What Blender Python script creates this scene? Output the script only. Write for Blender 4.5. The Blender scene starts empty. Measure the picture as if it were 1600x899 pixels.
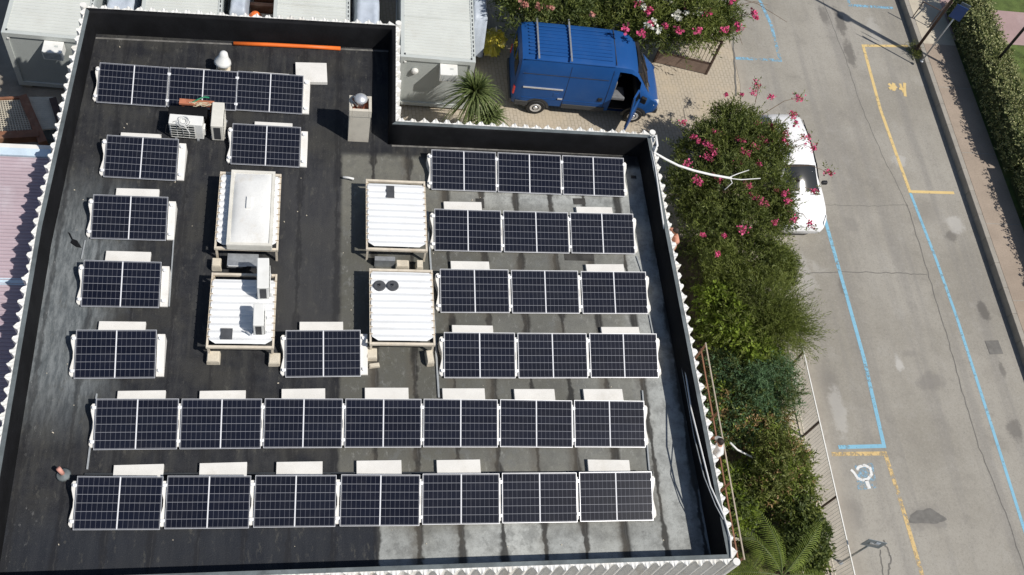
import bpy, bmesh, math, random
import numpy as np
from mathutils import Vector, Matrix, Euler
R = math.radians
random.seed(7)
rng = np.random.default_rng(11)
scene = bpy.context.scene
col = scene.collection

# ------------------------------------------------------------------ camera
GZ = -5.2                      # street level; the roof deck is z = 0
FPX, PITCH, ROLL, YAW, CAMZ = 1625.13, 0.5461101, 0.3409090, -0.3663512, 22.47997
CR = Matrix.Rotation(YAW, 3, 'Z') @ Matrix.Rotation(PITCH, 3, 'X') @ Matrix.Rotation(ROLL, 3, 'Z')
cd = bpy.data.cameras.new('drone_camera')
cam = bpy.data.objects.new('drone_camera', cd)
col.objects.link(cam)
cam.matrix_world = Matrix.Translation((0, 0, CAMZ)) @ CR.to_4x4()
cd.sensor_width = 36
cd.lens = 36 * FPX / 1600
cd.clip_start = 0.5
cd.clip_end = 2000
scene.camera = cam


def at(u, v, z):
    """place on the survey photo (1600 px wide) -> world point at height z"""
    d = CR @ Vector(((u - 800) / FPX, (449.5 - v) / FPX, -1))
    s = (z - CAMZ) / d.z
    return Vector((d.x * s, d.y * s, z))


# ------------------------------------------------------------------ light
SUN = Vector((0.493, -0.345, 0.799)).normalized()
w = bpy.data.worlds.new('World')
scene.world = w
w.use_nodes = True
nt = w.node_tree
bg = nt.nodes['Background']
sky = nt.nodes.new('ShaderNodeTexSky')
sky.sky_type = 'NISHITA'
sky.sun_disc = False
sky.sun_elevation = math.asin(SUN.z)
sky.sun_rotation = math.atan2(SUN.x, SUN.y)
nt.links.new(sky.outputs[0], bg.inputs[0])
bg.inputs[1].default_value = 0.075
sl = bpy.data.lights.new('sun', 'SUN')
sl.energy = 4.4
sl.angle = R(0.5)
sl.color = (1.0, 0.955, 0.89)
so = bpy.data.objects.new('sun', sl)
col.objects.link(so)
so.rotation_mode = 'QUATERNION'
so.rotation_quaternion = (-SUN).to_track_quat('-Z', 'Y')
vs = scene.view_settings
vs.view_transform = 'Standard'
vs.look = 'None'
vs.exposure = 0.0
vs.gamma = 1
vs.use_curve_mapping = False
scene.render.engine = 'CYCLES'
scene.cycles.max_bounces = 5
scene.cycles.transparent_max_bounces = 8


# ------------------------------------------------------------------ helpers
class NB:
    """tiny node-builder"""
    def __init__(s, name):
        s.m = bpy.data.materials.new(name)
        s.m.use_nodes = True
        s.t = s.m.node_tree
        s.b = s.t.nodes['Principled BSDF']

    def n(s, typ, **kw):
        x = s.t.nodes.new(typ)
        for k, v in kw.items():
            setattr(x, k, v)
        return x

    def l(s, a, b):
        s.t.links.new(a, b)

    def val(s, inp, v):
        if hasattr(v, 'is_output') or isinstance(v, bpy.types.NodeSocket):
            s.l(v, inp)
        else:
            inp.default_value = v

    def math(s, op, a, b=0.0, c=0.0, clamp=False):
        x = s.n('ShaderNodeMath', operation=op, use_clamp=clamp)
        s.val(x.inputs[0], a)
        s.val(x.inputs[1], b)
        s.val(x.inputs[2], c)
        return x.outputs[0]

    def sstep(s, x, a, b):
        r = s.n('ShaderNodeMapRange', interpolation_type='SMOOTHSTEP')
        s.val(r.inputs[0], x)
        r.inputs[1].default_value = a
        r.inputs[2].default_value = b
        return r.outputs[0]

    def mix(s, f, a, b, blend='MIX'):
        x = s.n('ShaderNodeMix', data_type='RGBA', blend_type=blend)
        s.val(x.inputs[0], f)
        for i, v in ((6, a), (7, b)):
            if isinstance(v, tuple):
                x.inputs[i].default_value = (*v[:3], 1)
            else:
                s.l(v, x.inputs[i])
        return x.outputs[2]

    def pos(s):
        return s.n('ShaderNodeNewGeometry').outputs['Position']

    def obj(s):
        return s.n('ShaderNodeTexCoord').outputs['Object']

    def noise(s, scale, detail=4, rough=.6, vec=None, sc=None):
        v = vec or s.pos()
        if sc:
            mp = s.n('ShaderNodeMapping')
            s.l(v, mp.inputs[0])
            mp.inputs['Scale'].default_value = sc
            v = mp.outputs[0]
        x = s.n('ShaderNodeTexNoise')
        s.l(v, x.inputs['Vector'])
        x.inputs['Scale'].default_value = scale
        x.inputs['Detail'].default_value = detail
        x.inputs['Roughness'].default_value = rough
        return x.outputs[0]

    def sep(s, v):
        x = s.n('ShaderNodeSeparateXYZ')
        s.l(v, x.inputs[0])
        return x.outputs

    def bump(s, h, strength, dist=.02):
        x = s.n('ShaderNodeBump')
        x.inputs['Strength'].default_value = strength
        x.inputs['Distance'].default_value = dist
        s.l(h, x.inputs['Height'])
        s.l(x.outputs[0], s.b.inputs['Normal'])

    def out(s, c, rough=.7, metal=0, spec=.4):
        s.val(s.b.inputs['Base Color'], c if not isinstance(c, tuple) else (*c[:3], 1))
        s.val(s.b.inputs['Roughness'], rough)
        s.val(s.b.inputs['Metallic'], metal)
        s.b.inputs['Specular IOR Level'].default_value = spec
        return s.m


def mat(name, c, rough=.7, var=.18, scale=2.5, metal=0, spec=.4, dirt=None, dscale=.9, damt=.55, bump=0, bscale=60, fine=.1):
    k = NB(name)
    a = k.noise(scale, 5)
    lo = tuple(max(0, x * (1 - var)) for x in c)
    hi = tuple(min(1, x * (1 + var)) for x in c)
    o = k.mix(k.sstep(a, .3, .7), lo, hi)
    if fine:
        f = k.noise(scale * 22, 3)
        o = k.mix(k.math('MULTIPLY', k.sstep(f, .42, .72), fine * 2), o, tuple(x * .55 for x in c))
    if dirt:
        d = k.noise(dscale, 6, .7)
        o = k.mix(k.math('MULTIPLY', k.sstep(d, .5, .72), damt), o, dirt)
    if bump:
        k.bump(k.noise(bscale, 4), bump)
    return k.out(o, rough, metal, spec)


def tag(o, label=None, cat=None, group=None, kind=None):
    if label:
        o['label'] = label
    if cat:
        o['category'] = cat
    if group:
        o['group'] = group
    if kind:
        o['kind'] = kind
    return o


def thing(name, label, cat, loc=(0, 0, 0), rz=0, group=None):
    o = bpy.data.objects.new(name, None)
    o.empty_display_size = .3
    o.location = loc
    o.rotation_euler = (0, 0, rz)
    col.objects.link(o)
    return tag(o, label, cat, group)


def link(o):
    col.objects.link(o)
    return o


def copy_tree(o, parent=None):
    c = o.copy()
    col.objects.link(c)
    c.parent = parent
    for ch in list(o.children):
        copy_tree(ch, c)
    return c


class MB:
    """collects shapes; build() links them as one mesh object"""
    def __init__(s):
        s.v = []
        s.f = []

    def add(s, vs_, fs_):
        o = len(s.v)
        s.v += [tuple(x) for x in vs_]
        s.f += [tuple(i + o for i in f) for f in fs_]
        return s

    def box(s, c, d, rz=0, M=None):
        x, y, z = (k / 2 for k in d)
        p = [Vector((a * x, b * y, e * z)) for e in (-1, 1) for a, b in ((-1, -1), (1, -1), (1, 1), (-1, 1))]
        m = M if M else Matrix.Rotation(rz, 3, 'Z')
        p = [m @ k + Vector(c) for k in p]
        return s.add(p, [(3, 2, 1, 0), (4, 5, 6, 7), (0, 1, 5, 4), (1, 2, 6, 5), (2, 3, 7, 6), (3, 0, 4, 7)])

    def bar(s, a, b, wd, ht):
        a, b = Vector(a), Vector(b)
        d = (b - a)
        q = d.to_track_quat('X', 'Z').to_matrix()
        return s.box((a + b) / 2, (d.length, wd, ht), M=q)

    def prism(s, poly, z0, z1):
        n = len(poly)
        p = [(x, y, z0) for x, y in poly] + [(x, y, z1) for x, y in poly]
        return s.add(p, [tuple(range(n - 1, -1, -1)), tuple(range(n, 2 * n))] + [(i, (i + 1) % n, n + (i + 1) % n, n + i) for i in range(n)])

    def tube(s, pts, r, n=8, caps=True):
        pts = [Vector(p) for p in pts]
        rs = r if isinstance(r, (list, tuple)) else [r] * len(pts)
        o = len(s.v)
        up = None
        for i, p in enumerate(pts):
            d = (pts[min(i + 1, len(pts) - 1)] - pts[max(i - 1, 0)]).normalized()
            if up is None:
                up = Vector((0, 0, 1)) if abs(d.z) < .9 else Vector((1, 0, 0))
            a = d.cross(up).normalized()
            b = a.cross(d).normalized()
            up = b
            for k in range(n):
                t = 2 * math.pi * k / n
                s.v.append(tuple(p + (a * math.cos(t) + b * math.sin(t)) * rs[i]))
        m = len(pts)
        for i in range(m - 1):
            for k in range(n):
                s.f.append((o + i * n + k, o + i * n + (k + 1) % n, o + (i + 1) * n + (k + 1) % n, o + (i + 1) * n + k))
        if caps:
            s.f.append(tuple(o + k for k in range(n - 1, -1, -1)))
            s.f.append(tuple(o + (m - 1) * n + k for k in range(n)))
        return s

    def lathe(s, c, prof, n=24):
        o = len(s.v)
        for r, z in prof:
            for k in range(n):
                t = 2 * math.pi * k / n
                s.v.append((c[0] + r * math.cos(t), c[1] + r * math.sin(t), c[2] + z))
        for i in range(len(prof) - 1):
            for k in range(n):
                s.f.append((o + i * n + k, o + i * n + (k + 1) % n, o + (i + 1) * n + (k + 1) % n, o + (i + 1) * n + k))
        s.f.append(tuple(o + k for k in range(n - 1, -1, -1)))
        s.f.append(tuple(o + (len(prof) - 1) * n + k for k in range(n)))
        return s

    def build(s, name, m, parent=None, smooth=False, bevel=0):
        me = bpy.data.meshes.new(name)
        me.from_pydata(s.v, [], s.f)
        bm = bmesh.new()
        bm.from_mesh(me)
        bmesh.ops.recalc_face_normals(bm, faces=bm.faces)
        if bevel:
            bmesh.ops.bevel(bm, geom=[e for e in bm.edges if len(e.link_faces) == 2 and e.calc_face_angle(0) > .5], offset=bevel, segments=2, affect='EDGES', profile=.5)
        bm.to_mesh(me)
        bm.free()
        if smooth:
            me.polygons.foreach_set('use_smooth', [True] * len(me.polygons))
        me.materials.append(m)
        o = bpy.data.objects.new(name, me)
        col.objects.link(o)
        o.parent = parent
        return o


def raw(name, V, F, m, parent=None, smooth=False):
    """V (n,3) array, F (m,4) array -> object, fast"""
    me = bpy.data.meshes.new(name)
    n, k = F.shape
    me.vertices.add(len(V))
    me.vertices.foreach_set('co', np.asarray(V, np.float32).ravel())
    me.loops.add(n * k)
    me.loops.foreach_set('vertex_index', F.astype(np.int32).ravel())
    me.polygons.add(n)
    me.polygons.foreach_set('loop_start', np.arange(0, n * k, k, dtype=np.int32))
    me.polygons.foreach_set('loop_total', np.full(n, k, np.int32))
    me.update()
    me.validate()
    me.materials.append(m)
    o = bpy.data.objects.new(name, me)
    col.objects.link(o)
    o.parent = parent
    return o


def sheet(name, poly, z, m, parent=None):
    return MB().add([(x, y, z) for x, y in poly], [tuple(range(len(poly)))]).build(name, m, parent)


# ------------------------------------------------------------------ materials
M = {}


def roof_material():
    k = NB('bitumen_roof')
    p = k.pos()
    X, Y, Z = k.sep(p)
    n1 = k.noise(.55, 5, .65)
    n2 = k.noise(2.4, 6, .7)
    n3 = k.noise(14, 4, .7)
    nst = k.noise(1.2, 5, .65, sc=(4.5, .45, 1))      # streaks running down the rolls
    wob = k.math('MULTIPLY', k.math('SUBTRACT', n2, .5), .14)
    xw = k.math('ADD', X, wob)
    sx = k.math('DIVIDE', k.math('SUBTRACT', xw, 1.44), .935)
    fr = k.math('FRACT', k.math('ADD', sx, 40.5))
    strip = k.math('FLOOR', k.math('ADD', k.math('DIVIDE', k.math('SUBTRACT', X, 1.44), .935), 40.0))
    wn = k.n('ShaderNodeTexWhiteNoise', noise_dimensions='1D')
    k.l(strip, wn.inputs['W'])
    tone = wn.outputs[0]
    # dark clean bitumen
    dark = k.mix(k.sstep(n2, .35, .7), (.017, .018, .022), (.034, .035, .038))
    dark = k.mix(k.math('MULTIPLY', k.sstep(nst, .42, .7), .7), dark, (.05, .05, .048))
    dark = k.mix(k.math('MULTIPLY', k.sstep(n1, .44, .62), .55), dark, (.052, .050, .043))
    dark = k.mix(k.math('MULTIPLY', k.sstep(Y, 7.6, 6.4), .75), dark, k.mix(nst, (.010, .013, .019), (.028, .032, .042)))
    # weathered, dust-grey zone
    olive = k.mix(tone, (.155, .152, .128), (.215, .21, .18))
    pale = k.mix(tone, (.34, .355, .345), (.50, .515, .49))
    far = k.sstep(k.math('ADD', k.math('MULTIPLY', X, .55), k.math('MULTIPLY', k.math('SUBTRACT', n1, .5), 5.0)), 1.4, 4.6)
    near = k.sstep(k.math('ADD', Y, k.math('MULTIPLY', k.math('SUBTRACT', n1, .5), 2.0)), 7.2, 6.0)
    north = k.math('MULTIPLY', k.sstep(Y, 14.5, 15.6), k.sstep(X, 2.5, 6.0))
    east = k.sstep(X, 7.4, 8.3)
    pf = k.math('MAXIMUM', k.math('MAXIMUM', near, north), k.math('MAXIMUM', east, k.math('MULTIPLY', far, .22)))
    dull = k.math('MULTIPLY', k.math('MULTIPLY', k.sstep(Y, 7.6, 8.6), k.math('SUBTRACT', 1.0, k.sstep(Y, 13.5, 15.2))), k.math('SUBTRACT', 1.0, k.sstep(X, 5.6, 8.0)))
    olive = k.mix(k.math('MULTIPLY', dull, .8), olive, k.mix(n2, (.062, .062, .052), (.12, .118, .10)))
    grey = k.mix(pf, olive, pale)
    grey = k.mix(k.math('MULTIPLY', k.sstep(n2, .38, .68), .5), grey, (.10, .10, .095))
    grey = k.mix(k.math('MULTIPLY', k.sstep(n3, .5, .75), .3), grey, (.07, .07, .065))
    blot = k.noise(1.5, 7, .72)
    grey = k.mix(k.math('MULTIPLY', k.sstep(blot, .55, .60), .42), grey, (.15, .155, .15))
    grey = k.mix(k.math('MULTIPLY', k.sstep(k.noise(7, 6, .78, sc=(1, .45, 1)), .54, .70), .22), grey, (.55, .56, .53))
    # seams: tar bleeding out of the laps
    wd = k.math('ADD', .05, k.math('MULTIPLY', k.sstep(k.noise(.8, 4, .7), .40, .62), .13))
    seam = k.math('SUBTRACT', 1.0, k.sstep(k.math('DIVIDE', k.math('ABSOLUTE', k.math('SUBTRACT', fr, .5)), wd), .35, .95))
    grey = k.mix(k.math('MULTIPLY', seam, .9), grey, (.022, .021, .02))
    # brownish stain halo
    halo = k.math('SUBTRACT', 1.0, k.sstep(k.math('ABSOLUTE', k.math('SUBTRACT', fr, .42)), .02, .22))
    grey = k.mix(k.math('MULTIPLY', k.math('MULTIPLY', halo, k.sstep(n1, .42, .6)), .6), grey, (.10, .088, .07))
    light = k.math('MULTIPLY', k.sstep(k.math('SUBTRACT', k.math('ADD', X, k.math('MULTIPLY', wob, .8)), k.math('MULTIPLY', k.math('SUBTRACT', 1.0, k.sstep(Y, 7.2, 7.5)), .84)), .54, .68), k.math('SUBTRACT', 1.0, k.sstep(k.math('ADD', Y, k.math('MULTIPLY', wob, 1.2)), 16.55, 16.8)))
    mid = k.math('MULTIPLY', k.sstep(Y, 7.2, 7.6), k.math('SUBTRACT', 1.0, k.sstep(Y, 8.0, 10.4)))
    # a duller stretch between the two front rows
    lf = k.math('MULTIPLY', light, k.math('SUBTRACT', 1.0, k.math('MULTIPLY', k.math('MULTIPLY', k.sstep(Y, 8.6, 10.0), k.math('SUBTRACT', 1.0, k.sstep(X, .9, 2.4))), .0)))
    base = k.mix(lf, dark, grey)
    # dusty bleached strip along the left parapet, sky sheen painted into its colour
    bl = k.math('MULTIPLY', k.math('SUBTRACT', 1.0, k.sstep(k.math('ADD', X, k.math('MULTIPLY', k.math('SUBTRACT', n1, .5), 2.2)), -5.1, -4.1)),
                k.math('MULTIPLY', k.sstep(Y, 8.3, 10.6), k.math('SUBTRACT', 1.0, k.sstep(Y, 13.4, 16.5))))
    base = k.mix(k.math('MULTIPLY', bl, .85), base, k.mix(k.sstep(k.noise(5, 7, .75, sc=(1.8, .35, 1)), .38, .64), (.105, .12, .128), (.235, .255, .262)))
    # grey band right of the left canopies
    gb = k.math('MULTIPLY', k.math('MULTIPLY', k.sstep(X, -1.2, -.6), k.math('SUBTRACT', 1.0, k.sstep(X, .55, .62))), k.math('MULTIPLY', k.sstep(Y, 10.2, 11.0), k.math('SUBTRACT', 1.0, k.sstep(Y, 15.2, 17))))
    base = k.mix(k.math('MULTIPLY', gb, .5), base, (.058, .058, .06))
    gr = k.noise(46, 3, .85)
    base = k.mix(k.math('MULTIPLY', k.sstep(gr, .53, .70), .42), base, (.085, .085, .08))
    base = k.mix(k.math('MULTIPLY', k.sstep(gr, .47, .30), .45), base, (.010, .010, .011))
    dp = k.noise(3.4, 8, .78, sc=(1.6, .6, 1))
    base = k.mix(k.math('MULTIPLY', k.math('MULTIPLY', k.sstep(dp, .55, .66), k.math('SUBTRACT', 1.0, lf)), .55), base, (.095, .092, .08))
    lap = k.math('SUBTRACT', 1.0, k.sstep(k.math('ABSOLUTE', k.math('SUBTRACT', fr, .53)), .006, .018))
    base = k.mix(k.math('MULTIPLY', k.math('MULTIPLY', lap, k.sstep(n2, .42, .6)), .3), base, (.13, .13, .125))
    # faint lap lines in the dark part
    base = k.mix(k.math('MULTIPLY', k.math('MULTIPLY', seam, k.math('SUBTRACT', 1.0, lf)), .5), base, (.014, .014, .016))
    # white scuffs
    sc = k.noise(5.5, 8, .8)
    base = k.mix(k.math('MULTIPLY', k.sstep(sc, .655, .72), .35), base, (.35, .35, .34))
    sc2 = k.noise(9, 9, .85, sc=(1, .35, 1))
    base = k.mix(k.math('MULTIPLY', k.math('MULTIPLY', k.sstep(sc2, .57, .66), k.sstep(X, -4.9, -5.5)), k.math('MULTIPLY', k.sstep(n1, .4, .6), .6)), base, (.42, .42, .41))
    k.bump(k.noise(22, 5), .3, .02)
    ro = k.math('ADD', .5, k.math('MULTIPLY', n2, .3))
    return k.out(base, ro, 0, .2)


DK, MD, LT = (.115, .107, .098), (.19, .178, .162), (.46, .445, .415)
STAINS = [(1312, 35, .2, .8, .75, DK), (1327, 82, .2, .7, .7, DK), (1537, 487, .2, .4, .8, DK), (1566, 577, .1, .28, .6, DK), (1455, 597, .5, .32, .6, MD), (1328, 806, .4, .6, .5, MD), (1288, 25, .2, .5, .6, DK),
          (1316, 448, .14, .35, .5, DK), (1487, 370, .22, .3, .6, DK), (1404, 568, .16, .3, .8, LT), (1493, 352, .35, .35, .6, LT), (1420, 553, .3, .12, .4, MD), (1585, 672, .3, .4, .6, DK), (1270, 690, .5, 1.2, .5, LT), (1300, 610, .3, 1.0, .45, MD), (1310, 640, .25, .9, .5, LT),
          (1250, 430, .6, .8, .4, LT), (1447, 808, .75, .42, .55, MD), (1405, 250, .3, .3, .6, LT), (1365, 45, .25, .9, .35, LT), (1330, 350, .3, .3, .4, MD), (1280, 240, .25, .3, .35, MD), (1240, 330, .5, .7, .4, MD), (1450, 330, .4, .5, .3, MD)]


def asphalt_material():
    k = NB('worn_asphalt')
    n1 = k.noise(.22, 5, .6)
    n2 = k.noise(1.3, 6, .65)
    n3 = k.noise(55, 3, .8)
    tr = k.noise(.5, 4, .6, sc=(3.2, .16, 1))
    c = k.mix(k.sstep(n1, .35, .65), (.275, .256, .218), (.35, .329, .287))
    c = k.mix(k.math('MULTIPLY', k.sstep(tr, .45, .68), .45), c, (.21, .20, .188))
    c = k.mix(k.math('MULTIPLY', k.sstep(n2, .52, .74), .4), c, (.19, .178, .16))
    c = k.mix(k.math('MULTIPLY', k.sstep(n2, .46, .3), .28), c, (.38, .365, .335))
    c = k.mix(k.math('MULTIPLY', k.sstep(n3, .52, .7), .5), c, (.14, .132, .12))
    n4 = k.noise(17, 5, .8)
    c = k.mix(k.math('MULTIPLY', k.sstep(n4, .5, .70), .5), c, (.165, .155, .137))
    c = k.mix(k.math('MULTIPLY', k.sstep(n4, .48, .3), .35), c, (.42, .405, .37))
    sp = k.noise(3.1, 7, .75)
    c = k.mix(k.math('MULTIPLY', k.sstep(sp, .66, .76), .4), c, (.12, .115, .105))
    # oil and damp stains, bleached spots where they lie on the road
    X, Y, Z = k.sep(k.pos())
    wv = k.math('MULTIPLY', k.math('SUBTRACT', k.noise(2.6, 6, .75), .5), 2.6)
    for (u, v, rx, ry, a, tone) in STAINS:
        p = at(u, v, GZ)
        dx = k.math('DIVIDE', k.math('SUBTRACT', X, p.x), rx)
        dy = k.math('DIVIDE', k.math('SUBTRACT', Y, p.y), ry)
        d = k.math('ADD', k.math('SQRT', k.math('ADD', k.math('MULTIPLY', dx, dx), k.math('MULTIPLY', dy, dy))), wv)
        c = k.mix(k.math('MULTIPLY', k.math('SUBTRACT', 1.0, k.sstep(d, .55, 1.25)), a), c, tone)
    c = k.mix(k.math('MULTIPLY', k.sstep(k.math('ADD', X, k.math('MULTIPLY', wv, .12)), 16.0, 15.1), .65), c, k.mix(k.sstep(n2, .35, .65), (.44, .395, .325), (.36, .32, .265)))
    k.bump(n3, .25, .01)
    return k.out(c, .88, 0, .25)


def paint_material(name, c, wear=.5):
    k = NB(name)
    n = k.noise(9, 6, .75)
    n2 = k.noise(1.1, 4)
    a = k.sstep(k.math('ADD', n, k.math('MULTIPLY', k.math('SUBTRACT', n2, .5), .5)), wear - .06, wear + .12)
    o = k.mix(k.noise(4, 4), tuple(x * .85 for x in c), tuple(min(1, x * 1.1) for x in c))
    m = k.out(o, .75, 0, .3)
    tr = k.n('ShaderNodeBsdfTransparent')
    mx = k.n('ShaderNodeMixShader')
    k.l(a, mx.inputs[0])
    k.l(tr.outputs[0], mx.inputs[1])
    k.l(k.b.outputs[0], mx.inputs[2])
    k.l(mx.outputs[0], k.t.nodes['Material Output'].inputs[0])
    return m


def paver_material():
    k = NB('block_paving')
    br = k.n('ShaderNodeTexBrick')
    mp = k.n('ShaderNodeMapping')
    k.l(k.pos(), mp.inputs[0])
    mp.inputs['Rotation'].default_value = (0, 0, R(86))
    k.l(mp.outputs[0], br.inputs['Vector'])
    br.inputs['Scale'].default_value = 1.0
    br.inputs['Brick Width'].default_value = .22
    br.inputs['Row Height'].default_value = .125
    br.inputs['Mortar Size'].default_value = .012
    br.inputs['Color1'].default_value = (.44, .385, .305, 1)
    br.inputs['Color2'].default_value = (.41, .36, .285, 1)
    br.inputs['Mortar'].default_value = (.30, .26, .20, 1)
    n = k.noise(1.1, 6, .7)
    c = k.mix(k.math('MULTIPLY', k.sstep(n, .42, .68), .7), br.outputs[0], (.47, .395, .29))
    c = k.mix(k.math('MULTIPLY', k.sstep(k.noise(6, 5), .55, .75), .25), c, (.27, .21, .15))
    return k.out(c, .9, 0, .2)


def leaf_material(name, c1, c2, c3=None, trans=.25, big=.6):
    k = NB(name)
    n = k.noise(big * 2, 4)
    f = k.noise(23, 2)
    c = k.mix(k.sstep(n, .35, .65), c1, c2)
    c = k.mix(k.sstep(f, .35, .75), c, c3 or tuple(x * 1.5 for x in c2))
    m = k.out(c, .55, 0, .3)
    tl = k.n('ShaderNodeBsdfTranslucent')
    k.l(k.mix(.5, c, (.25, .35, .03)), tl.inputs[0])
    mx = k.n('ShaderNodeMixShader')
    mx.inputs[0].default_value = trans
    k.l(k.b.outputs[0], mx.inputs[1])
    k.l(tl.outputs[0], mx.inputs[2])
    k.l(mx.outputs[0], k.t.nodes['Material Output'].inputs[0])
    return m


def cell_material():
    k = NB('solar_cells')
    X, Y, Z = k.sep(k.obj())
    W, H = 1.722, 1.1016
    cw, ch = (W - .085) / 16, (H - .055) / 6
    ax = k.math('SUBTRACT', k.math('ABSOLUTE', X), .014)
    ux = k.math('DIVIDE', ax, cw)
    uy = k.math('DIVIDE', k.math('SUBTRACT', Y, .0275), ch)
    fx = k.math('ABSOLUTE', k.math('SUBTRACT', k.math('FRACT', k.math('ADD', ux, 20.0)), .5))
    fy = k.math('ABSOLUTE', k.math('SUBTRACT', k.math('FRACT', k.math('ADD', uy, 20.0)), .5))
    lx = k.math('GREATER_THAN', fx, .5 - .0038 / cw)
    ly = k.math('GREATER_THAN', fy, .5 - .0045 / ch)
    mid = k.math('LESS_THAN', k.math('ABSOLUTE', X), .013)
    # thin busbars
    bb = k.math('ABSOLUTE', k.math('SUBTRACT', k.math('FRACT', k.math('MULTIPLY', k.math('ADD', uy, 20.0), 9.0)), .5))
    bus = k.math('MULTIPLY', k.math('GREATER_THAN', bb, .46), .12)
    oi = k.n('ShaderNodeObjectInfo').outputs['Random']
    wn = k.n('ShaderNodeTexWhiteNoise', noise_dimensions='3D')
    cx = k.n('ShaderNodeCombineXYZ')
    k.l(k.math('FLOOR', k.math('DIVIDE', X, cw * 8)), cx.inputs[0])
    k.l(k.math('FLOOR', uy), cx.inputs[1])
    k.l(oi, cx.inputs[2])
    k.l(cx.outputs[0], wn.inputs[0])
    c = k.mix(wn.outputs[0], (.0045, .0058, .0135), (.0075, .0095, .020))
    c = k.mix(k.math('MULTIPLY', oi, .45), c, (.011, .013, .021))
    c = k.mix(bus, c, (.08, .085, .10))
    c = k.mix(k.math('MULTIPLY', lx, .32), c, (.28, .29, .33))
    c = k.mix(k.math('MULTIPLY', ly, .7), c, (.33, .34, .37))
    c = k.mix(mid, c, (.72, .73, .75))
    dust = k.noise(3, 6, .7)
    c = k.mix(k.math('MULTIPLY', k.sstep(dust, .4, .8), .02), c, (.4, .38, .34))
    return k.out(c, .2, 0, .2)


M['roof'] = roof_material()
M['asphalt'] = asphalt_material()
M['paver'] = paver_material()
M['cells'] = cell_material()
M['black_felt'] = mat('black_upstand_felt', (.007, .0072, .0085), .8, .35, 1.5, spec=.2, bump=.3, bscale=14, dirt=(.016, .017, .018), dscale=.7, damt=.5)
M['grey_felt'] = mat('weathered_felt', (.13, .15, .155), .6, .25, 2, dirt=(.04, .045, .045), dscale=1.6, damt=.6, bump=.25, bscale=14)
M['white_clad'] = mat('white_corrugated_cladding', (.78, .77, .73), .6, .06, 1.5, dirt=(.52, .46, .36), dscale=1.3, damt=.5, fine=.05)
M['alu'] = mat('aluminium', (.66, .67, .69), .38, .05, 6, metal=.55, spec=.5, fine=0)
M['steel'] = mat('galvanised_steel', (.42, .44, .46), .45, .15, 9, metal=.6)
M['dark_steel'] = mat('dark_steel', (.05, .055, .06), .5, .2, 5, metal=.3)
M['concrete_white'] = mat('white_ballast_concrete', (.74, .725, .685), .85, .05, 2, dirt=(.55, .52, .46), dscale=1.7, damt=.4, fine=.05, bump=.15)
M['concrete_beige'] = mat('beige_concrete', (.62, .56, .45), .9, .12, 3, dirt=(.35, .29, .21), dscale=2.5, damt=.6, bump=.4, bscale=25)
M['render_beige'] = mat('beige_render', (.58, .54, .46), .9, .09, 2.2, dirt=(.4, .32, .22), dscale=1.4, damt=.45, bump=.2)
M['beige_steel'] = mat('beige_painted_steel', (.66, .59, .48), .55, .1, 4, dirt=(.42, .32, .22), dscale=3, damt=.5)
M['white_sheet'] = mat('white_corrugated_sheet', (.80, .81, .81), .5, .03, 1.2, dirt=(.6, .58, .52), dscale=1.1, damt=.25, fine=.03)
M['white_plastic'] = mat('white_plastic', (.76, .76, .73), .45, .04, 3, dirt=(.55, .53, .46), dscale=2, damt=.25, fine=.04)
M['ivory_plastic'] = mat('ivory_plastic', (.70, .68, .61), .5, .06, 3, dirt=(.5, .46, .36), dscale=2, damt=.3)
M['dome'] = mat('skylight_dome', (.74, .74, .715), .4, .06, 1.5, dirt=(.5, .42, .3), dscale=1.2, damt=.4)
M['grille'] = mat('dark_grille', (.02, .03, .035), .5, .2, 6)
M['black'] = mat('black_rubber', (.015, .015, .017), .6, .3, 4)
M['dark_pad'] = mat('dark_grey_pad', (.07, .073, .08), .55, .2, 5)
M['orange'] = mat('orange_pvc', (.80, .17, .03), .45, .08, 3)
M['terracotta'] = mat('terracotta', (.44, .16, .085), .8, .2, 6)
M['pink_pipe'] = mat('pink_pipe', (.6, .3, .24), .6, .1, 6)
M['cable_white'] = mat('white_cable', (.74, .74, .72), .5, .05, 6)
M['cable_grey'] = mat('grey_conduit', (.33, .35, .36), .5, .1, 6)
M['cable_green'] = mat('green_cable', (.02, .22, .11), .5, .1, 6)
M['rope'] = mat('straw_rope', (.55, .48, .34), .9, .2, 12)
M['container'] = mat('container_grey_white', (.60, .62, .585), .5, .04, 1.1, dirt=(.5, .49, .44), dscale=1.3, damt=.3, fine=.03)
M['container_frame'] = mat('container_frame', (.52, .55, .53), .5, .05, 1.5)
M['container_wall'] = mat('container_wall', (.43, .46, .445), .5, .04, 1.2)
M['plinth'] = mat('plinth_block', (.42, .37, .29), .9, .15, 3, bump=.3)
M['tarp_grey'] = mat('grey_tarpaulin', (.44, .49, .56), .5, .12, 2)
M['yellow'] = mat('yellow_plastic', (.84, .72, .10), .45, .15, 4, dirt=(.85, .80, .55), dscale=2.6, damt=.8)
M['pink_roof'] = mat('faded_red_sheet', (.46, .375, .41), .4, .08, .5, dirt=(.60, .57, .61), dscale=.35, damt=.7, fine=.04)
M['ridge_blue'] = mat('pale_blue_flashing', (.60, .72, .82), .4, .1, 2)
M['brown_paint'] = mat('brown_painted_metal', (.23, .105, .06), .6, .2, 4, dirt=(.35, .24, .16), dscale=3)
M['dark_brown'] = mat('dark_brown_metal', (.075, .045, .035), .6, .2, 4)
M['mesh_beige'] = mat('beige_painted_mesh', (.56, .51, .41), .6, .1, 4)
M['soil'] = mat('dry_soil', (.13, .10, .068), .95, .3, 2.2, dirt=(.2, .155, .10), dscale=1.1, damt=.7, bump=.6, bscale=18)
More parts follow.
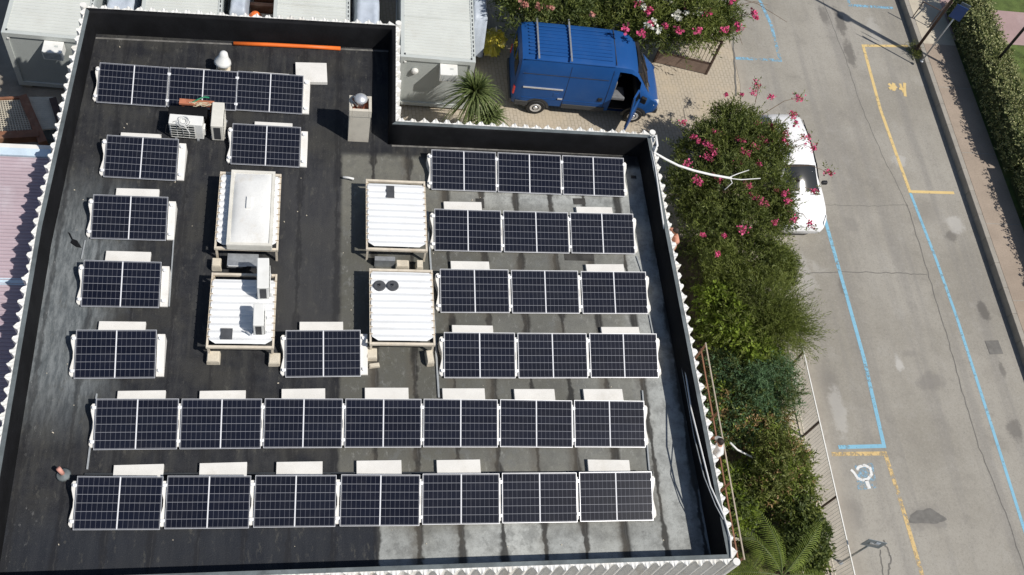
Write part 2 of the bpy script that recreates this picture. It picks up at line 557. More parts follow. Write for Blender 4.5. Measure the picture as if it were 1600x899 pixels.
M['yard'] = mat('yard_ground', (.30, .27, .225), .95, .15, 1.2, dirt=(.16, .13, .1), dscale=.8, damt=.6, bump=.3)
M['pavement'] = mat('pinkish_pavement', (.345, .28, .222), .9, .1, .9, dirt=(.28, .228, .18), dscale=1.6, damt=.5, bump=.15, fine=.18)
M['pavement_light'] = mat('pale_pavement', (.52, .465, .37), .9, .08, 1.1, dirt=(.3, .25, .2), dscale=1.6, damt=.4)
M['kerb'] = mat('kerb_stone', (.33, .305, .265), .85, .1, 3, bump=.3)
M['pink_path'] = mat('pink_path', (.37, .26, .25), .9, .08, .8, dirt=(.42, .32, .31), dscale=1.1)
M['lawn'] = mat('lawn', (.085, .12, .03), .95, .3, 2.5, dirt=(.20, .155, .06), dscale=.9, damt=.6, bump=.8, bscale=40)
M['crack'] = mat('crack_tar', (.15, .142, .128), .9, .2, 5)
M['patch'] = mat('asphalt_patch', (.165, .158, .145), .92, .15, 5, bump=.3)
M['p_blue'] = paint_material('blue_road_paint', (.22, .45, .59), .36)
M['p_blue_worn'] = paint_material('worn_blue_road_paint', (.22, .43, .58), .47)
M['p_yellow'] = paint_material('yellow_road_paint', (.66, .49, .22), .34)
M['p_yellow_worn'] = paint_material('worn_yellow_road_paint', (.62, .45, .21), .44)
M['p_white'] = paint_material('white_road_paint', (.72, .72, .70), .38)
M['van_blue'] = mat('blue_car_paint', (.014, .075, .25), .38, .05, 1, spec=.2, dirt=(.04, .095, .24), dscale=2, damt=.3, fine=.02)
M['car_white'] = mat('white_car_paint', (.84, .84, .84), .22, .02, 1, spec=.6, fine=0)
M['glass_dark'] = mat('dark_glass', (.012, .016, .018), .06, .1, 1, spec=.8, fine=0)
M['tyre'] = mat('tyre_rubber', (.02, .02, .021), .8, .1, 5)
M['trim'] = mat('grey_trim', (.045, .048, .052), .6, .1, 4)
M['red_lens'] = mat('red_lens', (.55, .02, .02), .2, .05, 4, spec=.7)
M['lens'] = mat('clear_lens', (.75, .78, .8), .12, .05, 4, spec=.8)
M['seat'] = mat('grey_seat_fabric', (.16, .165, .175), .9, .15, 8)
M['bark'] = mat('bark', (.14, .095, .06), .95, .25, 8, bump=.6)
M['hedge_core'] = mat('hedge_core', (.03, .042, .012), .9, .3, 6)
M['salmon'] = mat('salmon_cotton', (.56, .27, .19), .9, .1, 6)
M['clamp'] = mat('bright_clamp', (.86, .87, .88), .4, .03, 6, metal=.15)
M['rail_taupe'] = mat('taupe_rail', (.40, .34, .27), .6, .1, 5)
M['sign_blue'] = mat('blue_sign', (.02, .06, .2), .4, .1, 3)
M['sign_grey'] = mat('grey_sign_back', (.16, .19, .21), .45, .15, 3)
M['skin'] = mat('skin', (.50, .24, .15), .6, .08, 9, fine=0)
M['hair'] = mat('dark_hair', (.025, .016, .012), .7, .2, 20)
M['shirt'] = mat('white_cotton', (.80, .80, .79), .9, .04, 6)
M['shorts'] = mat('rust_red_cotton', (.36, .09, .05), .9, .1, 6)
M['jeans'] = mat('dark_denim', (.05, .06, .09), .9, .15, 6)
M['flower_pink'] = leaf_material('pink_flower', (.56, .03, .14), (.70, .07, .22), (.80, .2, .36), .2)
M['flower_white'] = leaf_material('white_flower', (.75, .72, .62), (.8, .78, .7), (.8, .8, .75), .2)
M['flower_dry'] = leaf_material('dry_blossom', (.42, .14, .13), (.5, .2, .15), (.5, .28, .2), .2)

# ================================================================== SETTING
PVZ = GZ + .3
sheet('ground', [(-200, -200), (250, -200), (250, 260), (-200, 260)], GZ - .03, M['yard']).__setitem__('kind', 'structure')
road = tag(sheet('road', [(14.66, -80), (23.03, -80), (23.03, 150), (15.25, 150), (15.25, 24.6), (14.9, 22.5), (14.66, 18)], GZ, M['asphalt']), kind='structure')
tag(sheet('paved_yard', [(1.9, 17.3), (14.66, 17.9), (14.9, 22.5), (15.25, 24.6), (15.25, 60), (-4, 60), (-4, 20.6), (1.9, 20.6)], GZ - .008, M['paver']), kind='structure')
tag(sheet('garden_soil', [(9.0, -30), (13.75, -30), (13.75, 17.88), (9.0, 17.6)], GZ - .004, M['soil']), kind='structure')
tag(sheet('garden_path', [(13.75, -30), (14.66, -30), (14.66, 17.9), (13.75, 17.88)], GZ - .002, M['pavement_light']), kind='structure')
pv = MB()
pv.box((23.93, 0, PVZ - .3), (1.40, 54.0, .6))
tag(pv.build('pavement', M['pavement']), kind='structure')
tag(MB().box((23.93, 57.0, PVZ - .302), (1.40, 60.0, .6)).build('pavement', M['pavement_light']), kind='structure')
for jy in (3.0, 6.1, 9.2, 12.4, 15.5, 18.6, 21.7, 24.8):
    MB().box((23.93, jy, PVZ + .001), (1.38, .03, .004)).build('paving_joint', M['kerb'], bpy.data.objects['pavement'])
kb = MB()
y = -27.0
while y < 87:
    kb.box((23.125, y + .5, PVZ - .295), (.19, .992, .6))
    y += 1.0
kb = kb.build('kerb', M['kerb'], bevel=.015)
tag(kb, kind='structure')
lw = [(24.63, -60), (90, -60), (90, 27.25), (24.63, 27.3)]
tag(sheet('lawn', lw, PVZ - .02, M['lawn']), kind='structure')
tag(sheet('lawn', [(25.35, 29.15), (90, 28.9), (90, 120), (24.63, 120), (24.63, 31)], PVZ - .02, M['lawn']), kind='structure')
tag(sheet('park_path', [(24.63, 27.3), (90, 27.25), (90, 28.9), (25.35, 29.15), (24.63, 31)], PVZ - .012, M['pink_path']), kind='structure')


def stripe(name, pts, wd, m, z, parent, lab=None):
    mb = MB()
    pts = [Vector((p[0], p[1], 0)) for p in pts]
    L = []
    for i, p in enumerate(pts):
        a = (p - pts[i - 1]).normalized() if i else None
        b = (pts[i + 1] - p).normalized() if i < len(pts) - 1 else None
        d = ((a or b) + (b or a)).normalized()
        nrm = Vector((-d.y, d.x, 0))
        k = 1 / max(.5, abs(nrm.dot(Vector((-(a or b).y, (a or b).x, 0)))))
        L.append((p + nrm * wd / 2 * k, p - nrm * wd / 2 * k))
    for i in range(len(L) - 1):
        mb.add([(*L[i][0][:2], z), (*L[i + 1][0][:2], z), (*L[i + 1][1][:2], z), (*L[i][1][:2], z)], [(0, 1, 2, 3)])
    o = mb.build(name, m, parent)
    if lab:
        o['label'] = lab
    return o


Z1 = GZ + .004
Z2 = GZ + .008
stripe('bay_line', [(20.85, 20.0), (21.05, 17.2), (21.14, 15), (21.17, 11), (21.18, -30)], .105, M['p_blue'], Z1, road)
stripe('bay_line', [(17.24, 19.2), (17.32, 15.7), (17.36, 13.4), (17.27, 10.43), (15.75, 10.40)], .125, M['p_blue'], Z1, road)
stripe('bay_line', [(16.82, 34), (16.88, 28.96), (17.1, 27.64), (17.1, 25.87), (15.3, 25.83)], .13, M['p_blue_worn'], Z1, road)
stripe('bay_line', [(20.70, 34), (20.75, 29.06), (22.65, 29.1)], .13, M['p_blue_worn'], Z1, road)
stripe('bay_line', [(22.75, 27.08), (20.78, 26.93), (20.68, 23.8), (20.77, 21.7), (20.85, 20.05), (22.61, 20.08)], .12, M['p_yellow'], Z1, road)
stripe('bay_line', [(15.48, 10.18), (17.24, 10.19), (17.32, 9.15), (17.36, 8.36), (17.42, 6.6), (17.45, 3)], .13, M['p_yellow_worn'], Z1, road)


def pxs(ox, oy, k, pts, z=GZ):
    return [tuple(at(ox + x / k, oy + y_ / k, z)[:2]) for x, y_ in pts]


Q = lambda p: pxs(1080, 640, 3.472, p)
sheet('symbol_panel', Q([(885, 300), (985, 290), (1010, 425), (905, 440)]), Z1, paint_material('very_worn_blue_paint', (.25, .42, .55), .50), road)
stripe('wheelchair_symbol', Q([(866, 326), (884, 345), (902, 374), (930, 384), (958, 378), (978, 352), (970, 318), (940, 303), (908, 312), (898, 330)]), .085, M['p_white'], Z2, road)
stripe('wheelchair_symbol', Q([(950, 384), (956, 402), (966, 430)]), .12, M['p_white'], Z2, road)
Q = lambda p: pxs(1280, 60, 3.328, p)
stripe('bay_symbol', Q([(420, 236), (428, 258), (440, 282)]), .10, M['p_yellow'], Z1, road)
stripe('bay_symbol', Q([(444, 232), (443, 262), (447, 303)]), .12, M['p_yellow'], Z2, road)
stripe('bay_symbol', Q([(414, 262), (428, 266), (442, 272)]), .10, M['p_yellow'], GZ + .012, road)
stripe('bay_symbol', Q([(360, 236), (378, 250), (398, 268)]), .12, M['p_yellow'], Z1, road)
stripe('bay_symbol', Q([(388, 234), (384, 252), (388, 274)]), .13, M['p_yellow'], Z2, road)
stripe('bay_symbol', Q([(362, 262), (380, 258), (402, 252)]), .13, M['p_yellow'], GZ + .012, road)


def wobble(pts, n=6, amp=.05, seed=0):
    r = random.Random(seed)
    out = []
    for a, b in zip(pts[:-1], pts[1:]):
        for i in range(n):
            t = i / n
            out.append((a[0] + (b[0] - a[0]) * t + r.uniform(-amp, amp), a[1] + (b[1] - a[1]) * t + r.uniform(-amp, amp)))
    return out + [pts[-1]]


cr = lambda p: [tuple(at(u, v, GZ)[:2]) for u, v in p]
for i, (p, wd) in enumerate([
        ([(1285, 0), (1322, 95), (1345, 165), (1382, 250), (1418, 322)], .025), ([(1418, 322), (1449, 424), (1478, 520), (1500, 600), (1530, 700), (1570, 800), (1604, 899)], .035),
        ([(1255, 427), (1330, 425), (1400, 427), (1449, 430)], .03), ([(1283, 320), (1350, 322), (1418, 321)], .018),
        ([(1144, 40), (1147, 90), (1150, 150)], .06), ([(1380, 845), (1392, 870), (1388, 899)], .05), ([(1375, 860), (1380, 899)], .04)]):
    stripe('crack', wobble(cr(p), 9, .025, i), wd, M['crack'], GZ + .002, road)


def blotch(px, rx, ry, m, seed, name='patch', ang=0, z=GZ + .003, par=None):
    r = random.Random(seed)
    c = at(px[0], px[1], GZ)
    pts = []
    n = 26
    ph = [r.uniform(0, 6.28) for _ in range(4)]
    for i in range(n):
        t = 2 * math.pi * i / n
        k = 1 + .16 * math.sin(2 * t + ph[0]) + .13 * math.sin(3 * t + ph[1]) + .09 * math.sin(5 * t + ph[2]) + .06 * math.sin(8 * t + ph[3])
        x, y_ = rx * k * math.cos(t), ry * k * math.sin(t)
        pts.append((c.x + x * math.cos(ang) - y_ * math.sin(ang), c.y + x * math.sin(ang) + y_ * math.cos(ang)))
    return sheet(name, pts, z, m, par or road)


blotch((1448, 808), .50, .26, M['patch'], 3, name='pothole')
ml = MB()
c = at(1553, 543, GZ)
ml.box((c.x, c.y, GZ + .004), (.5, .5, .012), rz=.06)
ml.build('drain_cover', M['patch'], road)

# ================================================================== MAIN BUILDING
INNER = [(-5.97, 20.31), (-6.20, 13.6), (-6.15, 5.54), (9.06, 5.67), (8.82, 17.10), (1.86, 17.10), (1.92, 20.45)]   # anticlockwise, inner top edge of the parapet
PH = .80
bld = thing('flat_roofed_building', 'flat-roofed building with black roof deck, black parapet and white corrugated cladding under the solar panels', 'building', (0, 0, GZ))
bld_inv = Vector((0, 0, -GZ))


def offset(poly, d):
    """positive d = outward for an anticlockwise polygon"""
    n = len(poly)
    out = []
    for i in range(n):
        p0, p1, p2 = Vector(poly[i - 1]), Vector(poly[i]), Vector(poly[(i + 1) % n])
        a = (p1 - p0).normalized()
        b = (p2 - p1).normalized()
        na, nb_ = Vector((a.y, -a.x)), Vector((b.y, -b.x))
        m = (na + nb_).normalized()
        out.append(tuple(p1 + m * (d / max(.3, m.dot(na)))))
    return out


def on_building(o):
    o.parent = bld
    o.location = bld_inv
    return o


TOPW = .11
deck = offset(INNER, -.035)
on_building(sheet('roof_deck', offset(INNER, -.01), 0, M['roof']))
# upstand: inner face slightly battered, with rounded felt edge
up = MB()
rings = [(deck, -.02), (offset(INNER, -.03), .07), (offset(INNER, -.004), PH - .05), (offset(INNER, .015), PH - .006), (offset(INNER, .045), PH + .006), (offset(INNER, TOPW), PH)]
# break long edges so the felt can undulate a little
def densify(poly, step=.45):
    out = []
    n = len(poly)
    for i in range(n):
        a, b = Vector(poly[i]), Vector(poly[(i + 1) % n])
        k = max(1, int((Vector(INNER[(i + 1) % n]) - Vector(INNER[i])).length / step))
        for j in range(k):
            out.append(tuple(a + (b - a) * j / k))
    return out


rr = random.Random(5)
vsr = []
for ri, (pl, z) in enumerate(rings):
    d = densify(pl)
    vsr.append([(x + rr.uniform(-1, 1) * (.008 if ri in (2, 3, 4) else .004), y_ + rr.uniform(-1, 1) * (.008 if ri in (2, 3, 4) else .004), z + (rr.uniform(-.006, .006) if ri > 1 else 0)) for x, y_ in d])
nn = len(vsr[0])
up.v = [p for r_ in vsr for p in r_]
for k in range(len(rings) - 1):
    for i in range(nn):
        up.f.append((k * nn + i, k * nn + (i + 1) % nn, (k + 1) * nn + (i + 1) % nn, (k + 1) * nn + i))
ups = up.build('parapet_upstand', M['black_felt'], smooth=True)
on_building(ups)
# grey weathered felt on the top of the parapet (long sides)
cap = MB()
for (i0, i1) in ((1, 2), (0, 1), (3, 4), (2, 3), (4, 5)):
    a, b = offset(INNER, .012)[i0], offset(INNER, .012)[i1]
    a2, b2 = offset(INNER, TOPW + .01)[i0], offset(INNER, TOPW + .01)[i1]
    cap.add([(*a, PH + .014), (*b, PH + .014), (*b2, PH + .012), (*a2, PH + .012)], [(0, 1, 2, 3)])
on_building(cap.build('parapet_top_felt', M['grey_felt']))

# corrugated cladding sheets standing round the parapet, one flute every 0.29 m
cl = MB()
base_o = offset(INNER, TOPW)
T, AMP = .305, .115
prof = []
innr = []
n = len(base_o)
for i in range(n):
    a, b = Vector(base_o[i]), Vector(base_o[(i + 1) % n])
    L = (b - a).length
    cnt = max(1, round(L / T))
    jits = [rr.uniform(.78, 1.12) if rr.random() > .06 else rr.uniform(.5, .7) for _ in range(cnt + 1)]
    d = (b - a) / L
    nr = Vector((d.y, -d.x))
    for k in range(cnt):
        jit, jit2 = jits[k], jits[k + 1]
        for s in (0, .07, .15, .24, .34, .5, .66, .76, .85, .93):
            t = (k + s + .5) / cnt
            if t > 1:
                continue
            off = .022 + AMP * (jit if s < .5 else jit2) * (.5 + .5 * math.cos(2 * math.pi * s)) ** 1.45
            prof.append(a + d * (L * t) + nr * off)
            innr.append(a + d * (L * t))
m_ = len(prof)
cl.v = [(p.x, p.y, PH + .02) for p in innr] + [(p.x, p.y, PH + .02 + .02 * math.sin(i * 1.7)) for i, p in enumerate(prof)] + [(p.x, p.y, -.2) for p in prof] + [(p.x, p.y, GZ - .02) for p in prof]
for k in range(3):
    for i in range(m_):
        cl.f.append((k * m_ + i, k * m_ + (i + 1) % m_, (k + 1) * m_ + (i + 1) % m_, (k + 1) * m_ + i))
on_building(cl.build('corrugated_cladding', M['white_clad']))
# white corner flashings and pipe trims
cf = MB()
o13, o30 = offset(INNER, TOPW), offset(INNER, TOPW + .17)
for i in (3, 4, 0, 6):
    p = Vector(o13[i]).lerp(Vector(o30[i]), .45)
    on_building(MB().tube([(p.x, p.y, PH + .05), (p.x, p.y, GZ)], .085, 12).build('corner_trim', M['white_clad']))
# felt patches, torn scraps and rings left on the deck
Z3 = .005
for (u, v, sx, sy, rz) in ((905, 315, .34, .2, .05), (905, 402, .8, .22, .0), (750, 318, .22, .3, 0), (990, 277, .15, .1, 0)):
    c = at(u, v, 0)
    on_building(MB().box((c.x, c.y, .003), (sx, sy, .006), rz).build('felt_patch', mat('felt_patch', (.045, .043, .04), .8, .4, 3, bump=.3)))
sc = MB()
sc.add([(*at(u, v, 0)[:2], .012 + .02 * (i % 2)) for i, (u, v) in enumerate([(106, 363), (110, 366), (114, 374), (121, 377), (128, 388), (120, 387), (110, 380), (113, 376)])], [tuple(range(8))])
on_building(sc.build('torn_felt_scrap', M['black_felt']))
for a, b in (((150, 58), (612, 79)), ((612, 226), (985, 241))):
    A, B = at(*a, 0), at(*b, 0)
    on_building(MB().bar((A.x, A.y - .05, .012), (B.x, B.y - .05, .012), .05, .012).build('base_flashing', mat('dusty_flashing', (.16, .155, .145), .8, .4, 4)))
grit = MB()
rg_ = random.Random(21)
for _ in range(110):
    x, yy = rg_.uniform(-5.9, 8.6), rg_.uniform(5.9, 19.9)
    if x > 1.7 and yy > 16.9:
        continue
    s_ = rg_.uniform(.008, .022)
    grit.box((x, yy, s_ * .5 + .001), (s_ * rg_.uniform(1, 2.4), s_, s_), rz=rg_.uniform(0, 3))
on_building(grit.build('grit', M['concrete_beige']))['kind'] = 'stuff'

# ================================================================== SOLAR PANELS
PW, PT = 1.722, 0.3099263
PL = PW * .6396624
Zf, Zr = .08, .08 + PL * math.sin(PT)
PAN = [(-4.78, 17.879, -1.13), (-3.025, 17.868, -0.62), (-1.304, 17.875, -0.78), (-4.346, 15.56, -1.0), (-1.329, 16.129, -0.52), (-4.433, 13.777, -0.02), (-4.426, 11.934, 0.11), (-4.351, 10.129, 0.95), (0.241, 10.203, 1.43), (3.803, 15.608, 0.17), (5.576, 15.615, -0.12), (7.351, 15.624, 0.07), (3.818, 13.739, 0.29), (5.611, 13.761, 0.75), (7.398, 13.795, 0.97), (3.904, 11.968, 1.0), (5.698, 11.99, 0.87), (7.506, 12.016, 1.05), (3.923, 10.205, 0.3), (5.723, 10.219, 0.61), (7.522, 10.242, 0.38), (-3.743, 8.447, 0.39), (-1.962, 8.454, 0.27), (-0.183, 8.465, -0.01), (1.601, 8.466, -0.15), (3.373, 8.464, -0.49), (5.154, 8.452, -0.78), (6.935, 8.444, -0.55), (-3.939, 6.681, -0.92), (-2.123, 6.674, -0.53), (-0.31, 6.67, -0.53), (1.509, 6.659, -0.76), (3.298, 6.664, -0.43), (5.086, 6.667, -0.2), (6.878, 6.671, -0.05)]
ORD = ['first', 'second', 'third', 'fourth', 'fifth', 'sixth', 'seventh']
PLAB = ['left solar panel of the three-panel row along the back parapet', 'middle solar panel of the back parapet row, partly behind the two outdoor units', 'right solar panel of the back parapet row, beside the square white slab',
        'single solar panel by the left parapet, just left of the two outdoor units', 'single solar panel directly behind the skylight-topped frame',
        'single solar panel by the left parapet, level with the skylight-topped frame', 'single solar panel by the left parapet, level with the two units on the white sheet',
        'single solar panel by the left parapet, nearest behind the long rows', 'single solar panel standing between the two front corrugated frames']
for rn in ('back', 'second', 'third', 'front'):
    for cn in ('left', 'middle', 'right'):
        PLAB.append('%s solar panel of three in the %s row of the right-hand block' % (cn, rn))
for rn in ('second long row', 'front long row nearest the camera'):
    for k in range(7):
        PLAB.append('%s of seven solar panels from the left in the %s' % (ORD[k], rn))
ct, st = math.cos(PT), math.sin(PT)
proto = None
GP = 'solar panels on the flat roof'


def make_panel():
    root = thing('solar_panel', PLAB[0], 'solar panel', group=GP)
    tilt = Matrix.Rotation(PT, 3, 'X')
    th = .035
    g = MB()
    g.box((0, PL / 2, -.006), (PW - .03, PL - .03, .006))
    o = g.build('glass', M['cells'], root)
    f = MB()
    fw = .011
    for x in (-1, 1):
        f.box((x * (PW / 2 - fw / 2), PL / 2, -th / 2), (fw, PL, th))
    for yy in (fw / 2, PL - fw / 2):
        f.box((0, yy, -th / 2 - .0005), (PW - 2 * fw, fw, th))
    f2 = f.build('frame', M['alu'], root)
    j = MB().box((0, PL * .6, -.028), (.3, .08, .022)).build('junction_box', M['black'], root)
    for q in (o, f2, j):
        q.rotation_euler = (PT, 0, 0)
        q.location = (0, 0, Zf)
    return root


proto = make_panel()
panels = []
for i, (x, y_, a) in enumerate(PAN):
    o = proto if i == 0 else copy_tree(proto)
    o.location = (x, y_, 0)
    o.rotation_euler = (R(random.uniform(-.35, .35)), R(random.uniform(-.25, .25)), R(a))
    o['label'] = PLAB[i]
    panels.append(o)

# -- ballast wedges at the panel ends
GW = 'white concrete wedges carrying the solar panels'


def wedge_mesh(straight):
    mb = MB()
    # plan outline: waisted block
    if straight:
        pts = [(.085, .06), (.085, .35), (.085, .7), (.085, .98)]
    else:
        pts = [(.045, .07), (.082, .12), (.078, .22), (.022, .46), (.022, .60), (.075, .80), (.082, .92), (.05, .97)]
    drop = .05
    V = []
    for hw, yy in pts:
        z = Zf + yy * math.tan(PT) - drop
        V.append(((-hw, yy), (hw, yy), z))
    vs_, fs_ = [], []
    for l_, r_, z in V:
        vs_ += [(*l_, z), (*r_, z), (r_[0] * 1.05, r_[1], .0), (l_[0] * 1.05, l_[1], .0)]
    for i in range(len(V) - 1):
        b = i * 4
        for k in range(4):
            fs_.append((b + k, b + (k + 1) % 4, b + 4 + (k + 1) % 4, b + 4 + k))
    fs_ += [(3, 2, 1, 0), tuple(len(vs_) - 4 + k for k in range(4))]
    mb.add(vs_, fs_)
    return mb


def make_wedge(straight):
    root = thing('ballast_wedge', 'x', 'ballast wedge', group=GW)
    wedge_mesh(straight).build('wedge_body', M['concrete_white'], root, bevel=.008)
    tm = Matrix.Rotation(PT, 3, 'X')
    for yy in (.17, .87):
        z = Zf + yy * math.tan(PT)
        c = MB()
        c.box((0, yy, z - .018), (.05, .07, .036), M=tm)
        c.box((0, yy, z + .004), (.085, .06, .006), M=tm)
        c.tube([(0, yy, z), (0, yy - .004, z + .018)], .009, 6)
        c.build('clamp', M['clamp'], root)
    return root


WS = make_wedge(False)
WB = make_wedge(True)
used = {'a': False, 'b': False}


def place_wedge(x, y_, a, straight, lab):
    k = 'b' if straight else 'a'
    src = WB if straight else WS
    o = src if not used[k] else copy_tree(src)
    used[k] = True
    o.location = (x, y_, 0)
    o.rotation_euler = (0, 0, R(a))
    o['label'] = lab
    return o


def side(i, s, ex=0):
    x, y_, a = PAN[i]
    d = s * (PW / 2 + ex)
    return x + d * math.cos(R(a)), y_ + d * math.sin(R(a)), a


rowspec = [([0, 1, 2], 'back parapet row', True), ([9, 10, 11], 'back row of the right-hand block', False), ([12, 13, 14], 'second row of the right-hand block', False), ([15, 16, 17], 'third row of the right-hand block', False),
           ([18, 19, 20], 'front row of the right-hand block', False), (list(range(21, 28)), 'second long row', False), (list(range(28, 35)), 'front long row', False)]
for ids, rn, strR in rowspec:
    p = side(ids[0], -1, .03)
    place_wedge(*p, False, 'white concrete wedge at the left end of the %s' % rn)
    for k, (a, b) in enumerate(zip(ids[:-1], ids[1:])):
        q1, q2 = side(a, 1), side(b, -1)
        place_wedge((q1[0] + q2[0]) / 2, (q1[1] + q2[1]) / 2, q1[2], False, 'white wedge in the %s gap between panels of the %s' % (ORD[k], rn))
    p = side(ids[-1], 1, .012 if not strR else .085)
    place_wedge(*p, strR, 'white concrete wedge at the right end of the %s' % rn)
for i, nm in ((3, 'just left of the two outdoor units'), (4, 'behind the skylight-topped frame'), (5, 'level with the skylight'), (6, 'level with the units on white sheet'), (7, 'nearest the long rows'), (8, 'between the two front frames')):
    place_wedge(*side(i, -1, .035), False, 'white wedge, left end of the single panel ' + nm)
    place_wedge(*side(i, 1, .095 if i != 8 else .08), True, 'long white wedge, right end of the single panel ' + nm)

# -- loose ballast slabs behind the panels
SL = [((178, 727), (256, 725), 'front long row, behind its first panel from the left'), ((312, 724), (386, 722), 'front long row, behind its second panel from the left'), ((432, 722), (504, 721), 'front long row, behind its third panel from the left'),
      ((557, 720), (627, 719), 'front long row, behind its fourth panel from the left'), ((682, 719), (750, 718), 'front long row, behind its fifth panel from the left'), ((918, 718), (983, 719), 'front long row, behind its seventh panel from the left'),
      ((184, 611), (259, 610), 'second long row, behind its first panel from the left'), ((312, 611), (384, 610), 'second long row, behind its second panel from the left'), ((440, 608), (508, 607), 'second long row, behind its third panel from the left'),
      ((570, 606), (638, 606), 'second long row, behind its fourth panel from the left'), ((691, 607), (757, 607), 'second long row, behind its fifth panel from the left'), ((803, 608), (866, 608), 'second long row, behind its sixth panel from the left'), ((911, 608), (972, 608), 'second long row, behind its seventh panel from the left'),
      ((706, 508), (770, 509), 'front row of the right-hand block, behind its left panel'), ((939, 511), (998, 511), 'front row of the right-hand block, behind its right panel'), ((704, 408), (764, 409), 'third row of the right-hand block, behind its left panel'),
      ((915, 413), (974, 413), 'third row of the right-hand block, behind its right panel'), ((693, 315), (752, 316), 'second row of the right-hand block, behind its left panel'), ((900, 323), (956, 324), 'second row of the right-hand block, behind its right panel'),
      ((155, 502), (228, 503), 'single left panel nearest the long rows'), ((166, 392), (236, 394), 'single left panel level with the units on the white sheet'), ((182, 294), (249, 296), 'single left panel level with the skylight'),
      ((189, 207), (252, 210), 'single panel left of the two outdoor units'), ((398, 190), (457, 193), 'single panel behind the skylight-topped frame'), ((468, 503), (536, 503), 'single panel between the two front frames'),
      ((291, 106), (350, 110), 'back parapet row, behind its middle panel'), ((395, 112), (452, 116), 'back parapet row, behind its right panel')]
GS = 'white ballast slabs behind the solar panels'
slab0 = None
for i, (a, b, nm) in enumerate(SL):
    A, B = at(*a, .1), at(*b, .1)
    L = (B - A).length
    if slab0 is None:
        slab0 = MB().box((0, 0, .05), (1, .34, .1)).build('ballast_slab', M['concrete_white'], bevel=.006)
        o = slab0
    else:
        o = link(slab0.copy())
    rz = math.atan2(B.y - A.y, B.x - A.x)
    c = (A + B) / 2
    o.location = (c.x + .17 * math.sin(rz), c.y - .17 * math.cos(rz), .002)
    o.scale = (L, 1, 1)
    o.rotation_euler = (0, 0, rz)
    tag(o, ('white slab lying beside the %s' if nm.startswith('single') else 'white slab of the %s') % nm, 'ballast slab', GS)
c = (at(463, 97, .12) + at(510, 129, .12)) / 2
o = MB().box((0, 0, .06), (.84, .68, .12), rz=.05).build('ballast_slab', M['concrete_white'], bevel=.008)
o.location = (c.x, c.y, .002)
tag(o, 'wide square white slab behind the right end of the back parapet row', 'ballast slab', GS)

# ================================================================== CONDUITS AND PIPES ON THE DECK


def px_tube(name, pts, z, r, m, lab, cat, n=8, group=None):
    P = [at(p[0], p[1], p[2] if len(p) > 2 else z) for p in pts]
    return tag(MB().tube(P, r, n).build(name, m, None, smooth=True), lab, cat, group)


def tray(name, a, b, wd, ht, m, lab):
    A, B = at(*a, .05), at(*b, .05)
    A.z = B.z = ht / 2 + .004
    return tag(MB().bar(A, B, wd, ht).build(name, m), lab, 'conduit', 'conduits lying on the roof')


tray('conduit', (132, 741), (1020, 738), .05, .05, M['dark_steel'], 'long dark conduit running behind the front long row of panels')
tray('conduit', (151, 615), (136, 733), .035, .04, M['cable_grey'], 'grey conduit on the left linking the ends of the two long rows')
tray('conduit', (1004, 610), (1015, 735), .035, .04, M['cable_grey'], 'grey conduit on the right linking the ends of the two long rows')
tray('conduit', (668, 330), (686, 621), .045, .04, M['cable_grey'], 'grey conduit along the right side of the right-hand corrugated frames')
tray('conduit', (995, 400), (1004, 426), .03, .03, M['cable_grey'], 'short grey conduit between the second and third rows of the right-hand block')
tray('conduit', (1015, 492), (1021, 522), .03, .03, M['cable_grey'], 'short grey conduit between the third and front rows of the right-hand block')
tray('conduit', (133, 375), (127, 404), .03, .03, M['cable_grey'], 'short grey conduit near the torn felt scrap by the left parapet')
tray('conduit', (275, 318), (264, 478), .03, .03, M['cable_grey'], 'grey conduit along the right ends of two single left panels')
px_tube('drain_pipe', [(365, 68), (420, 70), (480, 73), (532, 76)], .06, .055, M['orange'], 'long bright orange plastic pipe lying against the back parapet', 'pipe', 12)
vp = thing('vent_pipe', 'short pinkish vent pipe leaning out of the dark roof near the left parapet', 'pipe', at(99, 742, 0))
MB().tube([(0, 0, 0), (-.06, .05, .26)], .05, 12).build('pipe', M['pink_pipe'], vp, smooth=True)
MB().lathe((0, 0, 0), [(.16, 0), (.12, .02), (.06, .035), (.05, .06)], 16).build('collar', M['grey_felt'], vp, smooth=True)

# white cables lying on the right-hand parapet
px_tube('cable', [(1018, 236, .83), (1024, 262, .83), (1035, 340, .86), (1044, 400, .5), (1056, 470, .25), (1068, 560, .35), (1080, 640, .62), (1095, 700, .83), (1110, 760, .84), (1131, 806, .86), (1141, 840, .86), (1143, 872, .84)], 0, .022, M['cable_white'], 'thick white cable lying along the inside of the right-hand parapet', 'cable', 6)
px_tube('cable', [(1019, 250, .84), (1030, 330, .6), (1041, 420, .3), (1052, 500, .22), (1070, 600, .3), (1084, 680, .5), (1100, 745, .80), (1118, 790, .84), (1130, 812, .84)], 0, .014, M['cable_grey'], 'thin grey cable sagging beside the thick white one on the right-hand parapet', 'cable', 6)
lc = thing('cable_bundle', 'white cable bundle sagging from the roof corner out over the pink-flowered bush', 'cable', at(1021, 238, .8))
P0 = at(1021, 238, .8)
pts = [at(1018, 214, .9), at(1025, 212, .92), at(1027, 228, .9), at(1021, 238, .85), at(1040, 249, .45), at(1060, 259, .2), at(1085, 267, 0), at(1110, 273, -.15), at(1132, 277, -.25), at(1143, 279, -.3)]
MB().tube([p - P0 for p in pts], .035, 8).build('main_cable', M['cable_white'], lc, smooth=True)
for e in ([(1138, 278, -.28), (1152, 272, -.4), (1170, 266, -.6)], [(1140, 279, -.3), (1158, 281, -.45), (1188, 279, -.7)], [(1141, 279, -.3), (1144, 286, -.4), (1132, 297, -.6)]):
    MB().tube([at(*p) - P0 for p in e], .014, 6).build('strand', M['cable_white'], lc, smooth=True)
